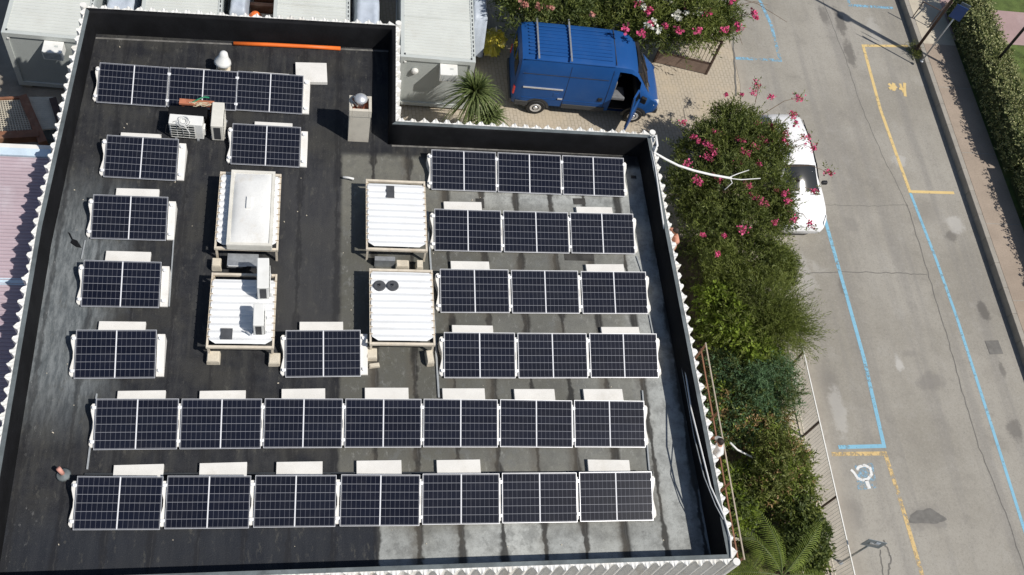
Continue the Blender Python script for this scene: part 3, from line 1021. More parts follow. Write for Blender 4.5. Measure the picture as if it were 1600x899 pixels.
px_tube('hose', [(1141, 692, -4.0), (1152, 703, -4.2), (1170, 712, -4.3), (1188, 720, -4.4), (1212, 734, -4.6)], 0, .03, M['cable_white'], 'pale hose lying across the scrub beside the walkway', 'hose', 6)

# ================================================================== CORRUGATED FRAMES ON THE DECK
HC = .55


def corr_frame(c4, lab, skylight=False):
    P = [at(u, v, HC) for u, v in c4]       # back-left, back-right, front-right, front-left
    x0 = (P[0].x + P[3].x) / 2
    x1 = (P[1].x + P[2].x) / 2
    y1 = (P[0].y + P[1].y) / 2
    y0 = (P[2].y + P[3].y) / 2
    t = thing('corrugated_frame', lab, 'roof frame', ((x0 + x1) / 2, (y0 + y1) / 2, 0), 0, 'low beige frames with white corrugated sheets')
    W_, D_ = x1 - x0, y1 - y0
    # sheet: ribs across x, rounded front corners
    mb = MB()
    per = .186
    nys = int((D_ - .10) / per)
    ys = []
    for i in range(nys):
        b = -D_ / 2 + .10 + i * per
        ys += [(b, .0), (b + per * .14, .032), (b + per * .42, .034), (b + per * .86, .0)]
    ys.append((-D_ / 2 + .10 + nys * per, 0))
    hw = W_ / 2 - .035
    for (yy, zz) in ys:
        k = yy - (-D_ / 2 + .10)
        hh = hw - (.16 * (1 - min(1, k / .12)) ** 2 if k < .12 else 0)
        mb.v += [(-hh, yy, HC + .012 + zz), (-hh * .33, yy, HC + .016 + zz), (hh * .33, yy, HC + .016 + zz), (hh, yy, HC + .012 + zz)]
    for i in range(len(ys) - 1):
        for k in range(3):
            mb.f.append((i * 4 + k, i * 4 + k + 1, i * 4 + 5 + k, i * 4 + 4 + k))
    sh = mb.build('corrugated_sheet', M['white_sheet'], t)
    fx = MB()
    for (a, b, wd) in (((-W_ / 2 + .02, -D_ / 2, HC - .03), (-W_ / 2 + .02, D_ / 2, HC - .03), .045), ((W_ / 2 - .02, -D_ / 2, HC - .03), (W_ / 2 - .02, D_ / 2, HC - .03), .045)):
        MB().bar(a, b, wd, .075).build('side_rail', M['beige_steel'], t)
    for yy in (-D_ / 2 + .03, D_ / 2 - .03):
        MB().bar((-W_ / 2 + .045, yy, HC - .032), (W_ / 2 - .045, yy, HC - .032), .06, .07).build('cross_beam', M['beige_steel'], t)
    k = 0
    hooks = MB()
    for i in range(nys):
        b = -D_ / 2 + .10 + i * per + per * .9
        for sx in (-1, 1):
            hooks.box((sx * (W_ / 2 - .03), b, HC + .02), (.075, .018, .024))
    hk = hooks.build('hook_bolts', mat('rusty_hooks', (.40, .33, .25), .7, .2, 8), t)
    hk['kind'] = 'stuff'
    for sx in (-1, 1):
        for sy in (-1, 1):
            MB().box((sx * (W_ / 2 - .04), sy * (D_ / 2 - .05), HC / 2 - .04), (.05, .05, HC - .06)).build('leg', M['beige_steel'], t)
    return t, W_, D_, (x0 + x1) / 2, (y0 + y1) / 2


F1, w1, d1, fx1, fy1 = corr_frame([(345, 268), (441, 273), (433, 390), (334, 390)], 'beige frame with white corrugated sheet under the large skylight dome, back left of the four')
F2, w2, d2, fx2, fy2 = corr_frame([(331, 425), (433, 430), (428, 545), (322, 543)], 'beige frame with white corrugated sheet carrying two white outdoor units, front left of the four')
F3, w3, d3, fx3, fy3 = corr_frame([(571, 281), (666, 283), (666, 393), (573, 390)], 'beige frame with white corrugated sheet and a dark rectangular strip at its back edge')
F4, w4, d4, fx4, fy4 = corr_frame([(577, 420), (677, 422), (679, 541), (578, 537)], 'beige frame with white corrugated sheet and two dark round pads, front right of the four')

# skylight dome on the back left frame
A, B, C_, D = at(364, 266, .82), at(431, 267, .82), at(424, 386, .82), at(351, 380, .82)
sx0, sx1, sy1, sy0 = (A.x + D.x) / 2, (B.x + C_.x) / 2, (A.y + B.y) / 2, (C_.y + D.y) / 2
sk = thing('skylight_dome', 'large cream skylight dome with a raised rim on the back left frame', 'skylight', ((sx0 + sx1) / 2, (sy0 + sy1) / 2, HC + .03))
ww, dd = sx1 - sx0, sy1 - sy0
MB().box((0, 0, .10), (ww, dd, .20)).build('upstand', M['ivory_plastic'], sk, bevel=.015)
rimm = MB()
for s_ in (-1, 1):
    rimm.box((s_ * (ww / 2 - .035), 0, .215), (.07, dd, .03))
    rimm.box((0, s_ * (dd / 2 - .035), .2155), (ww - .14, .07, .029))
rimm.build('rim', M['ivory_plastic'], sk)
dm = MB()
NX = 14
for j in range(NX + 1):
    for i in range(NX + 1):
        x = (i / NX - .5) * (ww - .14)
        yy = (j / NX - .5) * (dd - .14)
        q = (1 - abs(2 * i / NX - 1) ** 3.2) * (1 - abs(2 * j / NX - 1) ** 3.2)
        dm.v.append((x, yy, .205 + .10 * q ** .7))
for j in range(NX):
    for i in range(NX):
        a = j * (NX + 1) + i
        dm.f.append((a, a + 1, a + NX + 2, a + NX + 1))
dm.build('dome', M['dome'], sk, smooth=True)
c = at(389, 316, .92)
MB().box((c.x - sk.location.x, c.y - sk.location.y, .325), (.12, .33, .05)).build('raised_plate', M['white_plastic'], sk, bevel=.006)

# dark strip, dark square, pads
c = (at(603, 288, HC + .05) + at(617, 310, HC + .05)) / 2
tag(MB().box((c.x, c.y - .02, HC + .052), (.20, .36, .014)).build('dark_strip', M['dark_pad']), 'dark rectangular strip lying across the ribs of the back right sheet', 'cover strip')
c = at(354, 522, HC + .05)
tag(MB().box((c.x, c.y, HC + .052), (.26, .28, .014)).build('dark_cover', M['dark_pad']), 'small dark square cover at the front left corner of the unit-carrying sheet', 'cover')
for k, (u, lab) in enumerate(((593, 'dark round pad nearer the left edge of the front right sheet'), (613.5, 'dark round pad nearer the middle of the front right sheet'))):
    c = at(u, 447, HC + .05)
    pd = thing('round_pad', lab, 'round pad', (c.x, c.y, HC + .044), 0, 'two dark round pads')
    MB().lathe((0, 0, 0), [(.145, 0), (.148, .02), (.13, .032), (.05, .03), (.045, .045)], 24).build('disc', M['dark_pad'], pd)
    MB().lathe((0, 0, .045), [(.022, 0), (.02, .05)], 10).build('stem', M['black'], pd)

# concrete footings and clutter round the frames
FT = 'concrete footings under the frames'


def footing(u, v, sx, sy, sz, lab, z0=0, rz=0):
    c = at(u, v, sz)
    o = MB().add([(a * sx / 2 * k, b * sy / 2 * k, z) for k, z in ((1.06, 0), (1, sz * .75), (.86, sz)) for a, b in ((-1, -1), (1, -1), (1, 1), (-1, 1))],
                 [(3, 2, 1, 0), (8, 9, 10, 11)] + [(q * 4 + i, q * 4 + (i + 1) % 4, q * 4 + 4 + (i + 1) % 4, q * 4 + 4 + i) for q in (0, 1) for i in range(4)]).build('concrete_footing', M['concrete_beige'], bevel=.012)
    o.location = (c.x, c.y, z0)
    o.rotation_euler = (0, 0, rz)
    return tag(o, lab, 'footing', FT)


footing(333, 556, .29, .28, .19, 'beige concrete footing at the front left foot of the unit-carrying frame')
footing(428.5, 559, .26, .28, .19, 'beige concrete footing at the front right foot of the unit-carrying frame')
footing(581, 551, .25, .26, .20, 'beige concrete footing at the front left foot of the round-pad frame')
footing(672, 556, .17, .34, .24, 'narrow beige concrete footing at the front right foot of the round-pad frame', rz=.12)
footing(338, 409, .22, .24, .26, 'beige concrete footing between the two left-hand frames')
footing(629, 411, .33, .20, .22, 'wide beige concrete footing between the two right-hand frames')
footing(656, 412, .17, .24, .30, 'small beige concrete footing at the right, between the right-hand frames')
footing(585, 570, .24, .10, .10, 'thin beige concrete offcut in front of the round-pad frame', rz=.15)
c = (at(354, 398, .42) + at(405, 414, .42)) / 2
gp = thing('grey_cover_sheet', 'grey metal duct cover with white edge lying between the two left-hand frames', 'duct cover', (c.x, c.y, 0))
MB().box((0, 0, .36), (.72, .34, .10)).build('cover', M['steel'], gp)
MB().box((-.12, -.175, .40), (.42, .012, .03)).build('white_edge', M['white_sheet'], gp)
MB().box((.1, -.18, .37), (.2, .02, .05)).build('slot', M['black'], gp)
c = at(594, 404, .3)
MB().box((0, 0, .15), (.5, .12, .3)).build('metal_duct', M['steel']).location = (c.x + .12, c.y, 0)
tag(bpy.data.objects['metal_duct'], 'dull grey metal duct in the gap between the right-hand frames', 'duct')
for (a, b, m_, lab) in (((536, 277), (553, 280), M['cable_white'], 'short white pipe stub left of the back right frame'),):
    px_tube('pipe_stub', [a, (545, 278), b], .1, .03, m_, lab, 'pipe')


# ------------------------------------------------------------------ outdoor units
def outdoor_unit(lab, loc, rz, w_=.80, d_=.29, h_=.55, m=None, gr=None, top=None):
    """fan side faces local -y"""
    m = m or M['white_plastic']
    t = thing('outdoor_unit', lab, 'air conditioner', loc, rz, gr)
    MB().box((0, 0, .05 + h_ / 2), (w_, d_, h_)).build('casing', m, t, bevel=.018)
    MB().box((-.08, -d_ / 2 - .004, .05 + h_ / 2), (w_ * .70, .008, h_ * .82)).build('fan_opening', M['grille'], t)
    g = MB()
    for i in range(5):
        x = -.08 - w_ * .35 + w_ * .70 * i / 4
        g.box((x, -d_ / 2 - .013, .05 + h_ / 2), (.008, .008, h_ * .86))
    for j in range(6):
        z = .05 + h_ * .09 + h_ * .82 * j / 5
        g.box((-.08, -d_ / 2 - .0215, z), (w_ * .73, .008, .007))
    gg = g.build('fan_grille', m, t)
    MB().box((w_ / 2 + .0, .02, .05 + h_ * .35), (.07, d_ * .6, h_ * .45)).build('valve_cover', m, t, bevel=.01)
    MB().box((-w_ / 2 - .003, 0, .05 + h_ * .5), (.008, d_ * .55, h_ * .78)).build('side_louvre', M['trim'], t)
    for sx in (-1, 1):
        MB().box((sx * w_ * .33, 0, .025), (.06, d_ + .08, .05)).build('foot', M['steel'], t)
    return t


GA = 'white outdoor air-conditioning units on the roof'
outdoor_unit('white outdoor unit with cable coil on top, fan grille facing the camera', (-3.31, 17.06, 0), R(-2), .83, .30, .58, gr=GA)
outdoor_unit('ivory outdoor unit standing end-on right of the one with the cable coil', (-2.55, 17.27, 0), R(90), .78, .30, .60, M['ivory_plastic'], GA)
zc = HC + .045
c = (at(404, 403, 1.15) + at(421, 403, 1.15) + at(420, 452, 1.15) + at(399, 455, 1.15)) / 4
outdoor_unit('larger white outdoor unit at the back of the front left corrugated sheet', (c.x, c.y, zc), R(92), .80, .27, .56, M['white_plastic'], GA)
c = (at(398, 477, 1.1) + at(411, 477, 1.1) + at(412, 508, 1.1) + at(396, 510, 1.1)) / 4
outdoor_unit('smaller white outdoor unit nearer the front of the corrugated sheet', (c.x, c.y, zc), R(91), .56, .24, .50, M['white_plastic'], GA)
px_tube('pipe_bend', [(383, 517, .72), (388, 520, .70), (393, 524, .68), (398, 520, .7)], 0, .018, M['alu'], 'bent pipe and fittings in front of the smaller unit on the sheet', 'pipe')

coil = thing('cable_coil', 'loose coil of pale cable lying on top of the outdoor unit', 'cable coil', (-3.36, 16.98, .64))
r3 = random.Random(3)
for k in range(5):
    rad = .075 + .02 * k
    ph = r3.uniform(0, 6)
    MB().tube([(rad * math.cos(ph + t * .42) * (1 + .1 * math.sin(t + k)) + r3.uniform(-.01, .01), rad * math.sin(ph + t * .42) - .02 * (k % 3), .01 + .011 * (k % 4) + .02 * abs(math.sin(t * .9 + k)) - max(0, -(rad * math.sin(ph + t * .42)) - .08) * .5) for t in range(15)], .008, 5).build('loop', M['cable_white'], coil, smooth=True)
MB().tube([(.02, -.12, .02), (.10, -.20, -.05), (.16, -.22, -.2)], .008, 5).build('loose_end', M['cable_white'], coil)
MB().tube([(-.2, -.02, .03), (-.42, -.05, -.1), (-.46, -.16, -.28), (-.3, -.21, -.34)], .007, 5).build('loose_end', M['black'], coil)
tag(MB().box((-3.30, 17.42, .27), (.95, .30, .52)).build('black_box', M['black_felt'], bevel=.02), 'black felt-wrapped box directly behind the unit with the cable coil', 'box')
tl = thing('terracotta_plank', 'terracotta coloured plank lying behind the two outdoor units', 'plank', (-3.1, 17.69, .50), R(-2))
MB().box((0, 0, .03), (.86, .16, .06)).build('plank', M['terracotta'], tl)
for lx in (-.35, .35):
    MB().box((lx, 0, -.25), (.06, .1, .5)).build('support', M['terracotta'], tl)
rp = MB()
for k in range(9):
    a0 = r3.uniform(-.25, .1)
    rp.tube([(-3.1 + a0 + t * .06 + r3.uniform(-.02, .02), 17.60 + .09 * math.sin(t * .7 + k) * .6 + t * .01, .57 + .02 * math.sin(t * 1.3 + k)) for t in range(7)], .009, 5)
tag(rp.build('rope', M['rope']), 'tangled straw-coloured rope on the terracotta plank', 'rope', kind=None)
tag(MB().tube([(-3.2, 17.66, .58), (-3.05, 17.76, .60), (-2.92, 17.84, .60), (-2.80, 17.85, .57)], .022, 6).build('green_hose', M['cable_green'], smooth=True), 'short green hose end resting on the terracotta plank', 'hose')

# ------------------------------------------------------------------ chimney and roof cowl
ch = thing('chimney', 'square beige rendered chimney with a round metal cowl beside the inner parapet corner', 'chimney', (1.035, 17.34, 0))
cw, cdp, chh = .57, .50, 1.24
MB().box((0, 0, chh / 2 - .06), (cw - .03, cdp - .03, chh - .12)).build('shaft', M['render_beige'], ch)
rim = MB()
tk = .075
for s_ in (-1, 1):
    rim.box((s_ * (cw / 2 - tk / 2), 0, chh - .06), (tk, cdp, .26))
    rim.box((0, s_ * (cdp / 2 - tk / 2), chh - .061), (cw - 2 * tk, tk, .258))
rim.build('rim', M['render_beige'], ch, bevel=.008)
MB().box((0, 0, chh - .115), (cw - 2 * tk + .01, cdp - 2 * tk + .01, .01)).build('soot_bed', M['terracotta'], ch)
fl = MB().lathe((.0, .0, chh - .11), [(.09, 0), (.10, .26), (.125, .27), (.125, .30)], 20).build('flue', M['alu'], ch, smooth=True)
MB().lathe((.0, .0, chh + .24), [(.02, .0), (.17, .0), (.175, .02), (.13, .075), (.05, .11), (.01, .12)], 24).build('cowl', M['alu'], ch, smooth=True)
for k in range(3):
    t_ = k * 2.1
    MB().bar((.12 * math.cos(t_), .12 * math.sin(t_), chh + .12), (.13 * math.cos(t_), .13 * math.sin(t_), chh + .25), .015, .006).build('strap', M['steel'], ch)
br = MB()
br.box((-.24, .05, chh + .05), (.05, .28, .02), rz=.3)
br.box((-.16, .02, chh + .04), (.05, .26, .02), rz=.6)
MB().box((-.22, .0, chh + .09), (.04, .26, .025), rz=.25).build('wood_scrap', M['render_beige'], ch)
MB().box((-.15, -.02, chh + .085), (.035, .24, .02), rz=.7).build('wood_scrap', M['beige_steel'], ch)

vt = thing('roof_vent', 'white hooded roof vent on a small beige base behind the back parapet row', 'roof vent', (-2.56, 19.22, 0))
MB().box((0, 0, .09), (.36, .32, .18)).build('base', M['concrete_beige'], vt, bevel=.01)
MB().lathe((0, 0, .18), [(.13, 0), (.13, .22)], 20).build('pipe', M['ivory_plastic'], vt, smooth=True)
hd = MB().lathe((0, 0, 0), [(.205, -.02), (.225, .0), (.205, .07), (.145, .17), (.115, .27), (.10, .33), (.06, .37), (.01, .385)], 28).build('hood', M['white_plastic'], vt, smooth=True)
hd.location = (0, 0, .38)
hd.rotation_euler = (R(-8), R(8), 0)

# ================================================================== CONTAINERS
CT, CB = -2.72, GZ + .12
GC = 'grey-white site containers behind the building'


def container(x, y_, lab, rz=0, ac=None, L=6.05, W_=2.40):
    """origin: front left foot, front faces -y"""
    t = thing('site_container', lab, 'container', (x, y_, CB), rz, GC)
    H = CT - CB
    rf = MB()
    k = 0
    # shallow profiled roof sheets
    rf.box((W_ / 2, L / 2, H - .05), (W_ - .16, L - .16, .06))
    n_ = 46
    for i in range(n_):
        yy = .16 + (L - .32) * i / (n_ - 1)
        rf.box((W_ / 2, yy, H - .014), (W_ - .24, .045, .014))
    for yy in (L * .29, L * .645):
        rf.box((W_ / 2, yy, H - .012), (W_ - .2, .03, .024))
    rf.build('roof_sheet', M['container'], t)
    fr = MB()
    for a, b in (((.06, 0), (.06, L)), ((W_ - .06, 0), (W_ - .06, L))):
        fr.bar((a[0], .0, H - .08), (b[0], L, H - .08), .12, .16)
        fr.bar((a[0], .0, .08), (b[0], L, .08), .12, .16)
    for yy in (.06, L - .06):
        fr.bar((.12, yy, H - .081), (W_ - .12, yy, H - .081), .12, .158)
        fr.bar((.12, yy, .081), (W_ - .12, yy, .081), .12, .158)
    for a in (.075, W_ - .075):
        for yy in (.075, L - .075):
            fr.box((a, yy, H / 2), (.149, .149, H - .32))
    fr.build('frame', M['container_frame'], t)
    MB().box((W_ / 2, .07, H / 2), (W_ - .3, .04, H - .32)).build('front_wall', M['container_wall'], t)
    MB().box((W_ / 2, L - .07, H / 2), (W_ - .3, .04, H - .32)).build('back_wall', M['container_wall'], t)
    for a in (.06, W_ - .06):
        MB().box((a, L / 2, H / 2), (.04, L - .3, H - .32)).build('side_wall', M['container_wall'], t)
    ev = MB()
    for i in range(30):
        ev.box((W_ - .055, .3 + (L - .6) * i / 29, H + .003), (.03, .11, .012))
    ev.build('edge_slots', M['dark_steel'], t)['kind'] = 'stuff'
    for a in (.13, W_ - .13):
        MB().box((a, .13, H + .004), (.05, .07, .01)).build('corner_slot', M['dark_steel'], t)
    MB().box((.16, -.012, H - .22), (.07, .03, .05)).build('socket', M['white_plastic'], t)
    if ac:
        u = MB().box((ac, -.22, H - .33 - .02), (.56, .46, .34)).build('wall_cooler', M['white_plastic'], t, bevel=.012)
        MB().box((ac, -.452, H - .35), (.48, .008, .26)).build('louvre', M['sign_grey'], u)
        sl_ = MB()
        for k in range(5):
            sl_.box((ac, -.459, H - .46 + .055 * k), (.48, .008, .012))
        sl_.build('slats', M['white_plastic'], u)
        MB().box((ac + .1, -.2, H - .17), (.1, .06, .006)).build('top_plate', M['container_frame'], u)
    for a in (.2, W_ - .2):
        MB().box((a, .2, -.055), (.3, .3, .11)).build('foot_block', M['plinth'], t)
    return t


cA = container(-9.30, 22.55, 'grey-white site container at the far left with a white cooler on its front', R(-2), ac=1.45)
cB = container(-5.45, 22.75, 'grey-white site container second from the left, only its roof showing above the parapet', R(1))
cC = container(-1.50, 22.75, 'grey-white site container third from the left, beside the grey tarpaulin', R(0))
cD = container(2.50, 22.62, 'grey-white site container right of the roof corner, with cooler and small vent hood', R(-1.2), ac=1.55)
hv = MB().lathe((0, 0, 0), [(.12, 0), (.12, .05), (.07, .1), (.01, .11)], 16).build('vent_hood', M['white_plastic'], cD)
hv.location = (.50, .03, 1.72)
hv.rotation_euler = (R(90), 0, 0)
MB().box((1.22, .047, .72), (.012, .006, 1.1)).build('wall_joint', M['container_frame'], cD)


def tarp(lab, x0, x1, y0, y1, zt, sag, name='tarpaulin'):
    mb = MB()
    NX, NY = 10, 18
    r_ = random.Random(int(x0 * 10))
    for j in range(NY + 1):
        for i in range(NX + 1):
            x = x0 + (x1 - x0) * i / NX
            yy = y0 + (y1 - y0) * j / NY
            e = max(0, abs(2 * i / NX - 1) - .72) / .28
            f = max(0, abs(2 * j / NY - 1) - .84) / .16
            z = zt - sag * math.sin(math.pi * i / NX) * abs(math.sin(3.1 * math.pi * j / NY)) - 1.7 * max(e, f) ** 2 + r_.uniform(-.025, .025)
            mb.v.append((x + r_.uniform(-.02, .02), yy, z))
    for j in range(NY):
        for i in range(NX):
            a = j * (NX + 1) + i
            mb.f.append((a, a + 1, a + NX + 2, a + NX + 1))
    return tag(mb.build(name, M['tarp_grey'], smooth=True), lab, 'tarpaulin')


tarp('grey tarpaulin draped over stacked goods between two containers behind the roof', 1.0, 1.95, 23.9, 28, -3.0, .12)
tarp('grey tarpaulin hanging along the right side of the container by the yuccas', 4.95, 5.55, 24.6, 29, -3.0, .1)
tarp('bluish grey tarpaulin in the gap just right of the far left container', -6.75, -5.7, 24.0, 28, -3.1, .12)
tarp('pale grey tarpaulin beside the second container from the left', -2.95, -2.35, 24.2, 28, -3.0, .12)
# clutter in the gap
tb = thing('timber_stack', 'stack of brown timber planks in the gap between two containers', 'timber', (-2.0, 25.6, GZ))
for k in range(4):
    MB().box((.05 * k, .25 * k, .5 + .25 * (k % 2)), (.85, .14, .5)).build('plank', M['brown_paint'] if k % 2 else M['beige_steel'], tb)
yb = MB().lathe((-2.12, 24.75, GZ + 1.3), [(.1, 0), (.2, .1), (.22, .25), (.12, .4), (.03, .45)], 12).build('yellow_bag', M['orange'])
tag(yb, 'small orange-yellow bag on the clutter between two containers', 'bag')

# yellow crumpled plastic heap
mb = MB()
r4 = random.Random(9)
c = at(768, 60, GZ + .3)
NX = 13
hh = [[r4.uniform(-.1, .16) for _ in range(NX + 1)] for _ in range(NX + 1)]
for j in range(NX + 1):
    for i in range(NX + 1):
        a, b = 2 * i / NX - 1, 2 * j / NX - 1
        rr_ = min(1, math.hypot(a, b))
        mb.v.append((c.x + a * .55 + .12 * math.sin(3 * b) + hh[j][i] * .3, c.y + b * .62 + hh[i][j] * .3, GZ + .02 + max(0, (.5 * (1 - rr_ ** 2) + hh[j][i]) * (1 if rr_ < .98 else 0))))
for j in range(NX):
    for i in range(NX):
        a = j * (NX + 1) + i
        if math.hypot(2 * (i + .5) / NX - 1, 2 * (j + .5) / NX - 1) < 1.02:
            mb.f.append((a, a + 1, a + NX + 2, a + NX + 1))
tag(mb.build('plastic_sheet', M['yellow']), 'crumpled yellow plastic sheeting heaped on the paving by the container', 'plastic sheet')
px_tube('stake', [(776, 49, GZ + .9), (775.5, 42, GZ + 1.2)], 0, .03, M['white_plastic'], 'thin white stake beside the yellow plastic heap', 'stake')

# ================================================================== NEIGHBOUR ROOF ON THE LEFT
nb_ = thing('low_neighbour_building', 'low neighbouring building with faded pinkish-red ribbed metal roof on the left', 'building', (-12, 12.7, GZ))
nz = -.25 - GZ
mb = MB()
ys = []
yy = -3.9
while yy < 3.6:
    ys += [(yy, 0), (yy + .05, 0), (yy + .058, .035), (yy + .078, .035), (yy + .092, 0)]
    yy += .1
for yq, zq in ys:
    mb.v += [(-20, yq, nz + zq), (5.45, yq, nz + zq)]
for i in range(len(ys) - 1):
    mb.f.append((i * 2, i * 2 + 1, i * 2 + 3, i * 2 + 2))
mb.build('ribbed_roof', M['pink_roof'], nb_)
MB().box((-7.3, 3.72, nz + .02), (25.4, .22, .09)).build('ridge_flashing', M['ridge_blue'], nb_)
MB().box((-7.3, 3.90, nz - .02), (25.4, .14, .12)).build('white_gutter', M['white_clad'], nb_)
MB().box((-7.3, .02, nz + .02), (25.4, .17, .03)).build('cover_flashing', M['ridge_blue'], nb_)
MB().box((-7.4, -.1, nz / 2 - .05), (25.1, 7.5, nz - .1)).build('wall', M['render_beige'], nb_)

# brown steel grating platform behind it
gpz = -3.6
gt = thing('grating_platform', 'brown steel platform with pale grating panels behind the pinkish roof', 'platform', (0, 0, 0))
BP = lambda u, v, z=gpz: at(u, v, z)
for nm_, a, b, wd, ht, m in (('beam', (36, 152), (68, 225), .24, .2, 'brown_paint'), ('beam', (-60, 158), (36, 153), .08, .08, 'brown_paint'), ('beam', (-60, 219), (62, 212), .26, .26, 'brown_paint'), ('beam', (83, 156), (104, 222), .2, .2, 'dark_brown')):
    MB().bar(BP(*a), BP(*b), wd, ht).build(nm_, M[m], gt)
for (q, m, dz) in ((((-60, 160), (34, 156), (50, 207), (-60, 212)), 'mesh_beige', 0), (((46, 152), (82, 152), (100, 200), (62, 203)), 'mesh_beige', .02)):
    g = MB()
    P = [BP(*p) for p in q]
    for i in range(25):
        t_ = i / 24
        g.bar(P[0].lerp(P[1], t_), P[3].lerp(P[2], t_), .022, .022)
    for i in range(17):
        t_ = i / 16
        g.bar(P[0].lerp(P[3], t_) - Vector((0, 0, .023)), P[1].lerp(P[2], t_) - Vector((0, 0, .023)), .02, .02)
    g.build('grating', M[m], gt)
for p in ((36, 152), (62, 212), (-50, 212), (100, 215)):
    c = BP(*p)
    MB().box((c.x, c.y, (gpz + GZ) / 2 - .05), (.14, .14, gpz - GZ - .1)).build('post', M['dark_brown'], gt)
c = BP(80, 212, -4.2)
tag(MB().box((c.x, c.y, c.z), (.85, .5, .3), rz=-.1).build('metal_chest', M['sign_grey'], bevel=.02), 'blue-grey metal chest in the shade beside the brown platform', 'chest')
MB().box((c.x, c.y, (GZ + c.z) / 2 - .08), (.7, .4, c.z - GZ - .16)).build('chest_stand', M['dark_brown'], bpy.data.objects['metal_chest'])

# ================================================================== BLUE VAN (front points to local +x)
van = thing('delivery_van', 'blue high-roofed panel van parked on the paving with its front passenger door open', 'van', (9.03, 23.60, GZ), R(-2.2))
ST = [  # x, z_bottom, half width, roof height, roof half width
    (-2.60, .50, .86, 1.30, .80), (-2.585, .36, .93, 2.30, .76), (-2.53, .33, .97, 2.47, .80), (-2.2, .33, 1.0, 2.52, .83), (-1.25, .33, 1.0, 2.53, .83), (-.2, .33, 1.0, 2.53, .83), (.55, .33, 1.0, 2.52, .83), (.78, .33, 1.0, 2.51, .82),
    (.95, .33, 1.0, 2.49, .81), (1.2, .33, 1.0, 2.42, .78), (1.45, .33, 1.0, 2.22, .74), (1.66, .33, 1.0, 1.93, .76), (1.88, .33, .99, 1.60, .80), (2.06, .33, .98, 1.36, .84), (2.22, .33, .96, 1.22, .80), (2.42, .34, .90, 1.06, .72), (2.55, .36, .80, .86, .62), (2.60, .42, .70, .68, .55)]


def ring(x, zb, hw, zt, rw, n=11):
    zbelt = min(1.32, zt - .06)
    P = [(0, zb), (hw * .86, zb), (hw * .985, zb + .12), (hw, min(.75, zbelt - .02 if zbelt < .77 else .75)), (hw, zbelt), (hw * .985 + (rw - hw) * .25, zbelt + (zt - zbelt) * .45), (rw + .055, zbelt + (zt - zbelt) * .84), (rw, zt - .035 * min(1, zt - zbelt + .2)), (rw - .09, zt), (rw * .45, zt + .02), (0, zt + .028)]
    return P


body = MB()
nR = 11
for s_ in ST:
    P = ring(*s_)
    full = [(s_[0], -y_, z) for y_, z in P] + [(s_[0], y_, z) for y_, z in P[::-1]][1:-1]
    body.v += full
nF = 2 * nR - 2
DOOR = set()
for i in range(len(ST) - 1):
    for k in range(nF):
        k2 = (k + 1) % nF
        xm = (ST[i][0] + ST[i + 1][0]) / 2
        right_side = k < nR - 1
        if right_side and 2 <= k <= 5 and .78 <= xm <= 1.66:
            continue
        if right_side and k in (1,) and .78 <= xm <= 1.66:
            continue
        body.f.append((i * nF + k, i * nF + k2, (i + 1) * nF + k2, (i + 1) * nF + k))
body.f.append(tuple(range(nF)))
body.f.append(tuple((len(ST) - 1) * nF + k for k in range(nF)))
vb = body.build('body', M['van_blue'], van, smooth=True)
vb.modifiers.new('edge', 'EDGE_SPLIT').split_angle = R(38)
# roof ribs and cross bars
rb = MB()
for k in range(9):
    yy = -.62 + .155 * k
    rb.bar((-2.30, yy, 2.553 + .012 * (1 - abs(yy) / .7)), (.50, yy, 2.553 + .012 * (1 - abs(yy) / .7)), .05, .03)
rb.build('roof_ribs', M['van_blue'], van, bevel=.006)
for x in (-2.02, -.93):
    MB().bar((x, -.88, 2.63), (x, .95, 2.63), .055, .035).build('roof_bar', M['steel'], van)
MB().bar((.62, -.8, 2.545), (.62, .8, 2.545), .02, .012).build('roof_joint', M['trim'], van)
# windscreen and glass
def patch(name, P, m, par, lift=.006):
    P = [Vector(p) for p in P]
    nrm = (P[1] - P[0]).cross(P[2] - P[0]).normalized()
    return MB().add([p + nrm * lift for p in P], [tuple(range(len(P)))]).build(name, m, par)


